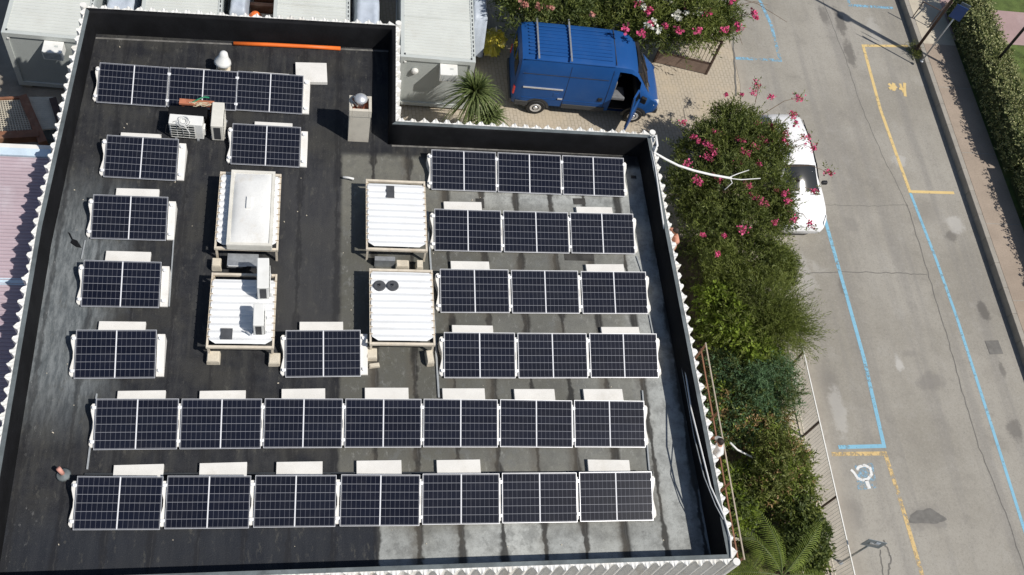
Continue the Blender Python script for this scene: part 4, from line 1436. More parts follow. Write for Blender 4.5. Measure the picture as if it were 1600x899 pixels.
ws = MB()
for i, (x, z, hw) in enumerate(((1.47, 2.21, .70), (1.66, 1.955, .74), (1.88, 1.63, .78), (2.03, 1.42, .82))):
    ws.v += [(x + .012, -hw, z - .03), (x + .022, -hw * .5, z + .028), (x + .026, 0, z + .036), (x + .022, hw * .5, z + .028), (x + .012, hw, z - .03)]
for i in range(3):
    for k in range(4):
        ws.f.append((i * 5 + k, i * 5 + k + 1, i * 5 + 6 + k, i * 5 + 5 + k))
ws.build('windscreen', M['glass_dark'], van, smooth=True)
for a, b in (((2.05, -.62), (1.72, -.2)), ((2.05, .1), (1.72, .5))):
    MB().bar((a[0] + .02, a[1], 1.46), (b[0] + .05, b[1], 1.90), .025, .02).build('wiper', M['black'], van)
for s_ in (-1, 1):
    patch('rear_window', [(-2.60, s_ * .08, 1.45), (-2.60, s_ * .72, 1.45), (-2.59, s_ * .68, 2.12), (-2.59, s_ * .08, 2.12)][::-s_], M['glass_dark'], van, .012)
    MB().box((-2.575, s_ * .89, 1.05), (.10, .12, .40)).build('tail_light', M['red_lens'], van, bevel=.03)
    hl = MB().add([(2.36, s_ * .93, .86), (2.57, s_ * .76, .80), (2.53, s_ * .74, 1.0), (2.28, s_ * .90, 1.13)], [(0, 1, 2, 3)])
    hl.build('headlight', M['lens'], van)
    for x in (-1.71, 1.75):
        wh = thing('wheel', None, None, (x, s_ * .90, .33))
        wh.parent = van
        wh.rotation_euler = (R(90), 0, 0)
        MB().lathe((0, 0, -.11), [(.20, 0), (.31, .0), (.335, .04), (.335, .18), (.31, .22), (.20, .22)], 28).build('tyre', M['tyre'], wh, smooth=False)
        rim_ = MB().lathe((0, 0, -.105 * s_), [(.03, -.03 * s_), (.07, -.028 * s_), (.09, .0), (.19, -.015 * s_), (.205, .0)], 20).build('rim', M['alu'], wh)
        arch = MB()
        for k in range(13):
            t_ = math.pi * k / 12
            arch.v += [(x + .37 * math.cos(t_), s_ * 1.004, .33 + .37 * math.sin(t_)), (x + .455 * math.cos(t_), s_ * 1.004, .33 + .455 * math.sin(t_))]
        for k in range(12):
            arch.f.append((2 * k, 2 * k + 1, 2 * k + 3, 2 * k + 2))
        arch.build('wheel_arch', M['trim'], van)
        well = MB()
        for k in range(13):
            t_ = math.pi * k / 12
            well.v.append((x + .375 * math.cos(t_), s_ * 1.0025, .33 + .375 * math.sin(t_)))
        well.f.append(tuple(range(13)))
        well.build('wheel_well', M['black'], van)
        wh.location.y = s_ * .93
MB().box((2.48, 0, .44), (.30, 1.62, .26)).build('front_bumper', M['trim'], van, bevel=.05)
MB().box((-2.58, 0, .46), (.16, 1.84, .24)).build('rear_bumper', M['trim'], van, bevel=.04)
for s_ in (-1, 1):
    MB().box((-2.25, s_ * .985, .50), (.46, .06, .22)).build('side_cladding', M['trim'], van, bevel=.015)
    MB().box((.02, s_ * 1.002, .52), (2.3 if s_ > 0 else 1.5, .035, .20)).build('side_cladding', M['trim'], van, bevel=.01).location = (0 if s_ > 0 else -.12, 0, 0)
MB().bar((-2.32, -1.012, 1.33), (-.95, -1.012, 1.33), .03, .05).build('slide_rail', M['alu'], van)
MB().box((-.97, -1.02, .88), (.16, .03, .05)).build('door_handle', M['alu'], van)
MB().box((.40, -1.018, 1.02), (.15, .03, .16)).build('lock_recess', M['black'], van, bevel=.01)
for x in (-.85, .58):
    MB().bar((x, -1.003, .6), (x, -1.003, 1.32), .01, .012).build('panel_gap', M['black'], van)
    MB().bar((x, -1.0, 1.34), (x, -.885, 2.34), .012, .012).build('panel_gap', M['black'], van)
MB().bar((-2.4, -.945, 1.93), (.5, -.945, 1.93), .012, .014).build('swage_line', M['trim'], van)
MB().bar((-2.3, -1.006, .80), (.55, -1.006, .80), .012, .02).build('swage_line', M['van_blue'], van)
MB().bar((-2.45, -.842, 2.50), (.6, -.842, 2.50), .03, .02).build('gutter', M['van_blue'], van)
MB().box((-1.15, -1.004, 1.05), (.17, .012, .17)).build('fuel_flap', M['van_blue'], van, bevel=.004)
# cab interior
cab = MB()
cab.box((1.25, .02, .52), (1.3, 1.86, .04))
cab.box((.62, .02, 1.35), (.04, 1.84, 1.7))
cab.box((1.25, .93, 1.2), (1.3, .03, 1.4))
cab.box((1.2, 0, 2.2), (.8, 1.4, .02))
cb = cab.build('cab_lining', M['black'], van)
MB().box((1.86, 0, 1.12), (.4, 1.7, .35)).build('dashboard', M['trim'], van, bevel=.05)
for yy in (-.52, .5):
    st_ = MB()
    st_.box((1.08, yy, .86), (.5, .52, .16))
    st_.box((.82, yy, 1.28), (.16, .5, .72))
    st_.box((.80, yy, 1.76), (.10, .26, .2))
    st_.build('seat', M['seat'], van, bevel=.04)
MB().tube([(1.55 + .03 * math.sin(t * .5), .5 + .19 * math.cos(t * .5), 1.22 + .19 * math.sin(t * .5)) for t in range(14)], .016, 6).build('steering_wheel', M['black'], van)
# open passenger door
dr = thing('passenger_door', None, None, (1.72, -1.0, 0))
dr.parent = van
dr.rotation_euler = (0, 0, R(62))
dp = MB()
dp.v = [(0, 0, .42), (-.9, 0, .42), (-.92, 0, 1.34), (-.02, 0, 1.34), (0, -.07, .42), (-.9, -.07, .42), (-.92, -.06, 1.34), (-.02, -.06, 1.34)]
dp.f = [(0, 1, 2, 3), (7, 6, 5, 4), (0, 4, 5, 1), (1, 5, 6, 2), (2, 6, 7, 3), (3, 7, 4, 0)]
dp.build('door_skin', M['van_blue'], dr, bevel=.02)
wf = MB()
for a, b in (((-.02, -.03, 1.34), (-.40, .06, 2.02)), ((-.40, .06, 2.02), (-.86, .06, 2.08)), ((-.86, .06, 2.08), (-.91, -.03, 1.34))):
    wf.bar(a, b, .06, .05)
wf.build('window_frame', M['van_blue'], dr)
MB().add([(-.05, -.025, 1.36), (-.88, -.025, 1.36), (-.84, .055, 2.05), (-.40, .055, 2.0)], [(0, 1, 2, 3)]).build('window', M['glass_dark'], dr)
MB().box((-.45, .018, .88), (.72, .03, .7)).build('door_lining', M['trim'], dr, bevel=.01)
MB().box((-.05, -.17, 1.32), (.12, .2, .26)).build('mirror', M['black'], dr, bevel=.03)
MB().box((1.80, 1.10, 1.32), (.12, .2, .26)).build('mirror', M['black'], van, bevel=.03)

# ================================================================== WHITE CAR (front points to local +x, parked facing the camera)
car = thing('parked_car', 'white car at the roadside, half hidden under the pink-flowered bush', 'car', (15.95, 20.12, GZ), R(-88))
SC = [(-2.28, .42, .66, .80, .60), (-2.24, .32, .80, 1.0, .62), (-2.05, .26, .88, 1.28, .58), (-1.75, .24, .90, 1.43, .58), (-1.2, .24, .91, 1.49, .60), (-.4, .24, .91, 1.50, .61), (.15, .24, .91, 1.46, .59), (.42, .24, .91, 1.36, .57), (.75, .24, .91, 1.16, .62), (1.05, .24, .90, .985, .72), (1.5, .24, .89, .92, .68), (1.95, .26, .84, .82, .60), (2.18, .30, .74, .70, .52), (2.27, .38, .62, .56, .46)]


def ring2(x, zb, hw, zt, rw):
    zbelt = min(.92, zt - .05)
    return [(0, zb), (hw * .86, zb), (hw * .97, zb + .1), (hw, (zb + zbelt) / 2), (hw * .985, zbelt - .04), (hw * .95, zbelt), (rw + .07, zbelt + (zt - zbelt) * .72), (rw, zt - .04 * min(1, zt - zbelt + .3)), (rw * .75, zt), (rw * .4, zt + .02), (0, zt + .025)]


cbod = MB()
for s_ in SC:
    P = ring2(*s_)
    cbod.v += [(s_[0], -y_, z) for y_, z in P] + [(s_[0], y_, z) for y_, z in P[::-1]][1:-1]
for i in range(len(SC) - 1):
    for k in range(nF):
        k2 = (k + 1) % nF
        cbod.f.append((i * nF + k, i * nF + k2, (i + 1) * nF + k2, (i + 1) * nF + k))
cbod.f += [tuple(range(nF)), tuple((len(SC) - 1) * nF + k for k in range(nF))]
cbo = cbod.build('body', M['car_white'], car, smooth=True)
cbo.modifiers.new('edge', 'EDGE_SPLIT').split_angle = R(40)
ws = MB()
for x, z, hw in ((.20, 1.445, .56), (.42, 1.35, .57), (.75, 1.165, .63), (1.0, 1.02, .72)):
    ws.v += [(x + .01, -hw, z - .02), (x + .016, -hw * .5, z + .028), (x + .018, 0, z + .036), (x + .016, hw * .5, z + .028), (x + .01, hw, z - .02)]
for i in range(3):
    for k in range(4):
        ws.f.append((i * 5 + k, i * 5 + k + 1, i * 5 + 6 + k, i * 5 + 5 + k))
ws.build('windscreen', M['glass_dark'], car, smooth=True)
for s_ in (-1, 1):
    MB().add([(.62, s_ * .815, .99), (-1.85, s_ * .81, 1.0), (-1.6, s_ * .70, 1.33), (-.4, s_ * .705, 1.375), (.12, s_ * .70, 1.34)], [(0, 1, 2, 3, 4)]).build('side_window', M['glass_dark'], car)
    MB().tube([(-1.7, s_ * .60, 1.455), (-.6, s_ * .625, 1.49), (.1, s_ * .60, 1.455)], .012, 6).build('roof_trim', M['black'], car)
    MB().box((.60, s_ * 1.0, .98), (.12, .2, .13)).build('mirror', M['black'], car, bevel=.03)
    MB().add([(1.86, s_ * .845, .72), (2.16, s_ * .70, .64), (2.08, s_ * .66, .76), (1.80, s_ * .80, .845)], [(0, 1, 2, 3)]).build('headlight', M['lens'], car).location = (.01, s_ * .012, .012)
    for x in (-1.35, 1.42):
        wh = thing('wheel', None, None, (x, s_ * .82, .31))
        wh.parent = car
        wh.rotation_euler = (R(90), 0, 0)
        MB().lathe((0, 0, -.10), [(.2, 0), (.29, .0), (.31, .04), (.31, .16), (.29, .2), (.2, .2)], 24).build('tyre', M['tyre'], wh)
        MB().lathe((0, 0, -.095 * s_), [(.03, -.02 * s_), (.19, -.012 * s_), (.20, .0)], 18).build('rim', M['alu'], wh)
MB().bar((2.18, -.5, .575), (2.18, .5, .575), .12, .10).build('grille', M['black'], car)
MB().bar((1.09, -.7, .985), (1.09, .7, .985), .03, .02).build('bonnet_gap', M['black'], car)

# ================================================================== VEGETATION
def foliage(name, blobs, n_shoot, slen, nleaf, ll, lw, m, parent, outw=1.0, upw=.5, rnd=.5, droop=.1, shell=.45, seed=0, low=.35, spread=.8, clump=0, core=.38):
    g = np.random.default_rng(seed)
    B = np.array(blobs, float)
    wts = (B[:, 3] * B[:, 4] * B[:, 5]) ** .7
    if clump:
        subs, sw = [], []
        for k in range(len(B)):
            for _ in range(clump):
                q = g.normal(size=3)
                q[2] = abs(q[2]) * .9 - .25
                q /= np.linalg.norm(q)
                f = .26 + .16 * g.random()
                subs.append(np.concatenate([B[k, :3] + q * B[k, 3:6] * (1 - f * .75), B[k, 3:6] * f]))
                sw.append(wts[k] / clump * (.25 + 1.5 * g.random()))
        B = np.concatenate([B, np.array(subs)])
        wts = np.concatenate([wts * core, np.array(sw)])
    idx = g.choice(len(B), n_shoot, p=wts / wts.sum())
    d = g.normal(size=(n_shoot, 3))
    d /= np.linalg.norm(d, axis=1)[:, None]
    neg = d[:, 2] < 0
    flip = neg & (g.random(n_shoot) > low)
    d[flip, 2] *= -1
    r = shell + (1 - shell) * g.random(n_shoot) ** .7
    st_ = B[idx, :3] + d * r[:, None] * B[idx, 3:6]
    sd = outw * d + np.array([0, 0, upw]) + rnd * g.normal(size=(n_shoot, 3))
    sd /= np.linalg.norm(sd, axis=1)[:, None]
    L = slen * (.5 + g.random(n_shoot))
    t = (np.arange(nleaf) + .6) / nleaf
    base = st_[:, None, :] + sd[:, None, :] * (L[:, None] * t[None, :])[..., None]
    base[..., 2] -= droop * L[:, None] * t[None, :] ** 2
    N = n_shoot * nleaf
    base = base.reshape(N, 3)
    SD = np.repeat(sd, nleaf, axis=0)
    rd = g.normal(size=(N, 3))
    rd /= np.linalg.norm(rd, axis=1)[:, None]
    ld = SD * .75 + rd * spread
    ld /= np.linalg.norm(ld, axis=1)[:, None]
    q = g.normal(size=(N, 3)) + np.array([0, 0, 1.2])
    sdv = np.cross(ld, q)
    sdv /= np.linalg.norm(sdv, axis=1)[:, None] + 1e-9
    l_ = ll * (.6 + .8 * g.random(N))[:, None]
    w_ = lw * (.7 + .6 * g.random(N))[:, None]
    V = np.stack([base, base + ld * l_ * .45 + sdv * w_ / 2, base + ld * l_, base + ld * l_ * .45 - sdv * w_ / 2], 1).reshape(-1, 3)
    V[:, 2] = np.maximum(V[:, 2], GZ + .01)
    F = np.arange(N * 4).reshape(N, 4)
    return raw(name, V, F, m, parent)


def blooms(name, pts, n_each, rad, size, m, parent, seed=0):
    g = np.random.default_rng(seed)
    P = np.array(pts, float)
    K = len(P)
    rr_ = (rad * (.6 + .8 * g.random(K)))[:, None, None]
    o = g.normal(size=(K, n_each, 3)) * rr_ * np.array([.75, .75, .6])
    c_ = (P[:, None, :] + o).reshape(-1, 3)
    N = len(c_)
    a = g.normal(size=(N, 3)) + np.array([0, 0, .3])
    a /= np.linalg.norm(a, axis=1)[:, None]
    b = np.cross(a, g.normal(size=(N, 3)))
    b /= np.linalg.norm(b, axis=1)[:, None]
    s_ = size * (.6 + .8 * g.random(N))[:, None]
    V = np.stack([c_ - a * s_, c_ + b * s_, c_ + a * s_, c_ - b * s_], 1).reshape(-1, 3)
    k_ = n_each * 4
    for i in range(K):
        hang(raw(name, V[i * k_:(i + 1) * k_], np.arange(k_).reshape(n_each, 4), m, parent), parent)


def stems(parent, blobs, foot, r=.05, seed=0, name='trunk', m=None):
    r_ = random.Random(seed)
    mb = MB()
    f = Vector(foot)
    mb2 = []
    for b in blobs:
        c_ = Vector(b[:3])
        k = f + Vector((r_.uniform(-.15, .15), r_.uniform(-.15, .15), 0))
        mid = k.lerp(c_, .5) + Vector((r_.uniform(-.15, .15), r_.uniform(-.15, .15), .1))
        mb.tube([f + Vector((0, 0, -.05)), mid, c_, c_ + (c_ - mid) * .5], [r, r * .7, r * .4, r * .15], 6)
    return mb.build(name, m or M['bark'], parent, smooth=True)


def B_(u, v, z, rx, ry, rz):
    c_ = at(u, v, GZ + z + rz * .75)
    return (c_.x, c_.y, GZ + z, rx, ry, rz)


LF = {}
LF['fine'] = leaf_material('fine_dark_foliage', (.045, .066, .015), (.08, .105, .024), (.16, .18, .05), .22)
LF['shrub'] = leaf_material('olive_green_foliage', (.068, .095, .02), (.125, .16, .033), (.24, .26, .07), .22)
LF['bright'] = leaf_material('bright_green_foliage', (.11, .175, .02), (.19, .27, .035), (.32, .38, .07), .3)
LF['blue'] = leaf_material('bluish_green_foliage', (.045, .10, .045), (.085, .165, .075), (.17, .26, .13), .2)
LF['dark'] = leaf_material('dark_glossy_foliage', (.032, .05, .015), (.065, .095, .026), (.16, .19, .06), .2)
LF['dry'] = leaf_material('dry_leaves', (.22, .14, .055), (.36, .22, .10), (.50, .34, .18), .2)
LF['olive'] = leaf_material('olive_scrub', (.075, .10, .024), (.13, .155, .04), (.26, .26, .09), .22)
LF['hedge'] = leaf_material('variegated_hedge_leaves', (.05, .085, .02), (.10, .15, .04), (.62, .58, .30), .18)
LF['palm'] = leaf_material('palm_leaflets', (.10, .16, .025), (.17, .24, .045), (.34, .40, .09), .25)
LF['yucca'] = leaf_material('yucca_blades', (.065, .095, .03), (.105, .145, .045), (.20, .23, .09), .18)
LF['grass'] = leaf_material('grass_blades', (.07, .11, .02), (.11, .14, .035), (.24, .2, .09), .25)

# 1 big pink-flowered bush by the car
t = thing('flowering_bush', 'large dark green bush with pink flower clusters spilling over the white car', 'bush', tuple(at(1150, 275, GZ)))
inv = -Vector(t.location)


def hang(o, t_):
    o.parent = t_
    o.location = -Vector(t_.location)
    return o


bl = [B_(1108, 215, 1.7, .85, .8, 1.1), (*B_(1160, 205, 2.0, .9, .9, 1.2),), B_(1205, 215, 1.9, .75, .8, 1.0), B_(1088, 280, 1.5, .75, .85, 1.1), B_(1150, 275, 2.0, 1.0, 1.0, 1.2), B_(1210, 280, 1.9, .75, .85, 1.0), B_(1115, 345, 1.5, .8, .85, 1.1), B_(1175, 335, 1.7, .9, .8, 1.1), B_(1222, 325, 1.6, .45, .6, .8), B_(1150, 180, 1.8, .8, .6, .9)]
hang(stems(t, bl, (*at(1140, 300, GZ)[:2], GZ), .06, 1), t)
hang(foliage('foliage', bl, 8200, .30, 10, .125, .03, LF['fine'], t, .9, .55, .5, .15, .3, 1, clump=9, core=.9), t)
hang(foliage('light_shoots', bl, 420, .55, 14, .12, .03, LF['shrub'], t, 1.0, .6, .4, .2, .75, 2, low=.1), t)
pk = [(1118, 205), (1100, 220), (1105, 245), (1110, 232), (1155, 215), (1162, 235), (1150, 250), (1175, 225), (1190, 215), (1202, 195), (1085, 215), (1087, 280), (1120, 275), (1165, 285), (1172, 305), (1190, 313), (1210, 295), (1227, 305), (1233, 318), (1100, 368), (1135, 370), (1162, 362), (1210, 350), (1122, 398), (1225, 205), (1238, 180), (1245, 195), (1228, 222), (1135, 150), (1180, 145), (1065, 190), (1160, 150), (1205, 150), (1075, 255), (1180, 190), (1240, 345), (1187, 260)]
pz = lambda u, v, z=2.75: tuple(at(u, v, GZ + z))
blooms('flower_cluster', [pz(u + random.uniform(-3, 3), v + random.uniform(-3, 3), 2.7 + random.uniform(-.1, .15)) for u, v in pk] + [pz(u + 6, v + 5, 2.7) for u, v in pk[:16]], 44, .07, .034, M['flower_pink'], t, 3)
# long arching sprays reaching over the car and road
spr = MB()
tips = []
for (a, b_) in (((1190, 180), (1250, 152)), ((1215, 200), (1240, 180)), ((1225, 260), (1300, 272)), ((1230, 300), (1275, 300)), ((1225, 235), (1272, 232)), ((1230, 330), (1268, 352)), ((1180, 160), (1182, 132)), ((1215, 240), (1262, 215))):
    A, Bq = at(*a, GZ + 2.4), at(*b_, GZ + 2.3)
    mid = A.lerp(Bq, .5) + Vector((0, 0, .25))
    spr.tube([A, mid, Bq], [.014, .010, .006], 5)
    tips += [tuple(Bq), tuple(Bq.lerp(mid, .25))]
hang(spr.build('arching_sprays', M['bark'], t), t)['kind'] = 'stuff'
blooms('spray_flower_cluster', tips, 22, .085, .038, M['flower_pink'], t, 5)
hang(foliage('spray_leaves', [(*p, .2, .2, .15) for p in tips], 60, .18, 6, .10, .028, LF['shrub'], t, .6, .3, .8, .2, .2, 6, spread=1.2), t)
del t['label']
tag(t, 'large dark green bush with pink flower clusters spilling over the white car')


def bush(name, lab, cat, blobs, foot, kw, mats, seed, group=None):
    t_ = thing(name, lab, cat, (foot[0], foot[1], GZ), 0, group)
    hang(stems(t_, blobs, (foot[0], foot[1], GZ), kw.pop('stem', .035), seed), t_)
    for i, (m, args, extra) in enumerate(mats):
        hang(foliage('foliage', blobs, *args, LF[m], t_, seed=seed * 10 + i, **{'clump': 8, **kw, **extra}), t_)
    return t_


f_ = at(1180, 410, GZ)
bush('shrub', 'dense fine-leaved olive shrub just below the big pink-flowered bush', 'shrub', [B_(1130, 405, 1.4, .7, .7, 1.0), B_(1190, 395, 1.7, .9, .7, 1.1), B_(1225, 410, 1.4, .5, .7, 1.0), B_(1155, 435, 1.3, .8, .5, .9)], f_, dict(outw=.6, upw=1.1, rnd=.35, droop=.0, shell=.35), [('shrub', (3000, .35, 9, .13, .022), {}), ('fine', (1600, .3, 9, .12, .025), {})], 11)
f_ = at(1205, 500, GZ)
bush('spiky_shrub', 'spiky green shrub with fine radiating shoots leaning over the asphalt', 'shrub', [B_(1205, 470, 1.6, .75, .8, .9), B_(1225, 500, 1.4, .7, .7, .8), B_(1185, 510, 1.2, .6, .6, .7)], f_, dict(outw=1.4, upw=.35, rnd=.22, droop=.12, shell=.2, low=.5), [('shrub', (1700, .85, 20, .12, .016), {'spread': .55}), ('fine', (700, .7, 18, .11, .016), {'spread': .5})], 12)
f_ = at(1140, 490, GZ)
bush('leafy_shrub', 'yellow-green leafy shrub between the parapet and the spiky shrub', 'shrub', [B_(1130, 460, 1.1, .55, .6, .8), B_(1150, 500, 1.3, .65, .6, .8), B_(1175, 530, 1.2, .6, .55, .7), B_(1120, 500, .9, .4, .5, .6), B_(1195, 550, 1.0, .4, .35, .6)], f_, dict(outw=.9, upw=.6, rnd=.6, droop=.2, shell=.4), [('bright', (1000, .32, 7, .16, .075), {}), ('shrub', (700, .3, 8, .14, .05), {})], 13)
f_ = at(1200, 590, GZ)
bush('feathery_shrub', 'bluish-green feathery shrub beside the fence in the middle of the garden', 'shrub', [B_(1165, 580, .9, .55, .55, .7), B_(1205, 590, 1.0, .6, .6, .8), B_(1235, 610, 1.0, .4, .6, .8), B_(1190, 620, .8, .5, .5, .6), B_(1222, 570, 1.0, .4, .4, .7), B_(1140, 560, .7, .4, .4, .5)], f_, dict(outw=1.1, upw=.3, rnd=.5, droop=.3, shell=.35), [('blue', (1500, .42, 18, .085, .02), {'spread': 1.0}), ('dark', (700, .4, 14, .09, .025), {})], 14)
f_ = at(1140, 650, GZ)
bush('scrub', 'tangled scrub with dry orange leaves by the walkway', 'scrub', [B_(1135, 610, .5, .5, .5, .5), B_(1150, 640, .5, .6, .6, .5), B_(1180, 655, .6, .6, .6, .6), B_(1140, 670, .4, .5, .5, .45), B_(1210, 650, .7, .5, .6, .6), B_(1128, 580, .5, .3, .5, .5), B_(1165, 615, .5, .4, .4, .5)], f_, dict(outw=.8, upw=.5, rnd=.8, droop=.2, shell=.3, stem=.025), [('olive', (560, .32, 8, .09, .035), {}), ('bright', (300, .32, 8, .10, .04), {}), ('dry', (420, .3, 7, .09, .04), {}), ('dark', (600, .3, 8, .09, .03), {}), ('blue', (800, .36, 12, .09, .03), {})], 15)
f_ = at(1235, 700, GZ)
bush('olive_bush', 'olive-brown bush pressing against the fence near the wheelchair marking', 'bush', [B_(1218, 690, .9, .5, .55, .7), B_(1248, 712, 1.0, .48, .55, .8), B_(1225, 738, 1.0, .6, .55, .8), B_(1258, 752, .9, .36, .45, .7), B_(1195, 760, .7, .5, .45, .6), B_(1232, 775, .8, .45, .45, .6)], f_, dict(outw=.9, upw=.5, rnd=.7, droop=.1, shell=.3), [('olive', (1000, .34, 9, .11, .034), {}), ('shrub', (800, .34, 9, .12, .034), {}), ('bright', (260, .34, 9, .12, .036), {}), ('dry', (330, .3, 7, .08, .035), {})], 16)
f_ = at(1280, 830, GZ)
bush('dark_shrub', 'dark glossy shrub against the fence at the lower right, by the sign', 'shrub', [B_(1255, 800, .9, .42, .45, .7), B_(1272, 830, .9, .4, .45, .7), B_(1255, 850, .9, .45, .45, .7), B_(1278, 868, .8, .36, .4, .6)], f_, dict(outw=.9, upw=.6, rnd=.6, droop=.1, shell=.4), [('dark', (1500, .3, 9, .13, .05), {}), ('shrub', (500, .3, 9, .13, .05), {})], 17)
f_ = at(1150, 780, GZ)
bush('green_shrub', 'small bright green shrub at the foot of the walkway', 'shrub', [B_(1150, 775, .5, .4, .45, .5), B_(1165, 800, .6, .45, .5, .5), B_(1150, 745, .4, .35, .4, .4), B_(1185, 740, .5, .4, .4, .5)], f_, dict(outw=.9, upw=.6, rnd=.6, droop=.2, shell=.35, stem=.02), [('bright', (500, .3, 8, .12, .05), {}), ('dark', (700, .3, 8, .11, .045), {})], 18)
# oleanders behind the van
f_ = at(830, 0, GZ)
ol = bush('oleander_bush', 'tall dark oleander behind the blue van, few red flowers', 'bush', [B_(838, -26, 1.9, .85, .8, 1.2), B_(830, -14, 2.1, 1.0, .8, 1.3), B_(890, -10, 2.0, 1.0, .75, 1.2), B_(930, 2, 1.8, .7, .65, 1.1), B_(850, -50, 2.2, 1.6, 1.2, 1.4)], f_, dict(outw=.8, upw=.7, rnd=.5, droop=.1, shell=.4), [('dark', (3000, .36, 9, .17, .036), {}), ('shrub', (1800, .36, 9, .17, .036), {}), ('olive', (300, .36, 9, .16, .04), {'low': .05})], 19)
blooms('flower_cluster', [pz(u, v, 3.3) for u, v in ((822, 8), (842, 10), (926, 22), (815, 5), (860, 12))], 20, .06, .05, M['flower_dry'], ol, 8)
f_ = at(1060, 0, GZ)
ol2 = bush('oleander_bush', 'tall oleander behind the van bonnet with pink and white flowers', 'bush', [B_(975, 8, 1.9, .8, .75, 1.2), B_(1030, 5, 2.1, 1.0, .8, 1.3), B_(1090, 10, 2.1, 1.0, .8, 1.4), B_(1135, 15, 1.8, .7, .7, 1.1), B_(1000, 34, 1.4, .55, .4, .9), B_(1065, 26, 1.8, .8, .45, 1.0), B_(1125, 24, 1.8, .6, .45, .9), B_(1050, -50, 2.2, 1.6, 1.2, 1.4)], f_, dict(outw=.8, upw=.7, rnd=.5, droop=.15, shell=.4), [('shrub', (3600, .36, 9, .17, .034), {}), ('dark', (2000, .36, 9, .16, .036), {}), ('olive', (260, .4, 9, .15, .035), {'low': .05})], 20)
pp = [(996, 5), (1012, 20), (1015, 15), (978, 45), (1002, 52), (1072, 8), (1078, 3), (1105, 20), (1142, 3), (1146, 0), (1178, 20), (1182, 28), (1152, 38), (1155, 44), (1090, 48), (1060, 48), (1018, 38), (1132, 46), (1040, 40)]
blooms('pink_flower_cluster', [pz(u, v, 3.1) for u, v in pp], 30, .075, .05, M['flower_pink'], ol2, 9)
wp = [(1056, 25), (1062, 28), (1085, 8), (1088, 5), (1090, 14), (1074, 20), (1012, 40), (1027, 46), (1022, 32), (1006, 12), (1045, 3), (1000, 0), (1092, 20), (1058, 22)]
blooms('white_flower_cluster', [pz(u, v, 3.15) for u, v in wp], 22, .07, .05, M['flower_white'], ol2, 10)
sp = MB()
for a, b_ in (((1150, 10), (1200, 8)), ((1145, 30), (1180, 25)), ((1140, 45), (1160, 70)), ((1130, -10), (1230, 35)), ((1100, 55), (1092, 68))):
    A, Bq = at(*a, GZ + 2.7), at(*b_, GZ + 2.5)
    sp.tube([A, A.lerp(Bq, .5) + Vector((0, 0, .2)), Bq], [.014, .01, .006], 5)
hang(sp.build('arching_sprays', M['bark'], ol2), ol2)['kind'] = 'stuff'


# yuccas beside the container
def blades(name, c_, n_, L, wd, m, parent, seed, up=.55, droop=.5):
    g = random.Random(seed)
    V, F = [], []
    for i in range(n_):
        az = g.uniform(0, 2 * math.pi)
        el = g.uniform(-.35, 1.35) if i > n_ * .3 else g.uniform(.5, 1.4)
        d = Vector((math.cos(az) * math.cos(el), math.sin(az) * math.cos(el), math.sin(el)))
        sd = Vector((-math.sin(az), math.cos(az), 0))
        l_ = L * g.uniform(.7, 1.1)
        p = Vector(c_)
        b0 = len(V)
        for k in range(5):
            t_ = k / 4
            w_ = wd * (1 - .95 * t_ ** 1.5) * .5
            q = p + d * l_ * t_ - Vector((0, 0, droop * l_ * t_ ** 2.2 * math.cos(el)))
            V += [tuple(q + sd * w_), tuple(q - sd * w_)]
        for k in range(4):
            F.append((b0 + 2 * k, b0 + 2 * k + 1, b0 + 2 * k + 3, b0 + 2 * k + 2))
    return raw(name, np.array(V), np.array(F), m, parent)


for (u, v, zc_, L, n_, lab, sd_) in ((742, 146, 2.5, 1.15, 340, 'taller yucca plant with long green blades at the container corner', 31), (762, 184, 1.7, 1.0, 270, 'lower yucca plant just in front of the taller one', 32)):
    c_ = at(u, v, GZ + zc_)
    yk = thing('yucca_plant', lab, 'yucca', (c_.x, c_.y, GZ), 0, 'yuccas by the container')
    MB().tube([(0, 0, -.02), (.04, .02, zc_ * .5), (0, 0, zc_)], [.09, .07, .06], 8).build('trunk', M['bark'], yk)
    blades('leaf_crown', (0, 0, zc_), n_, L, .062, LF['yucca'], yk, sd_, droop=.85)


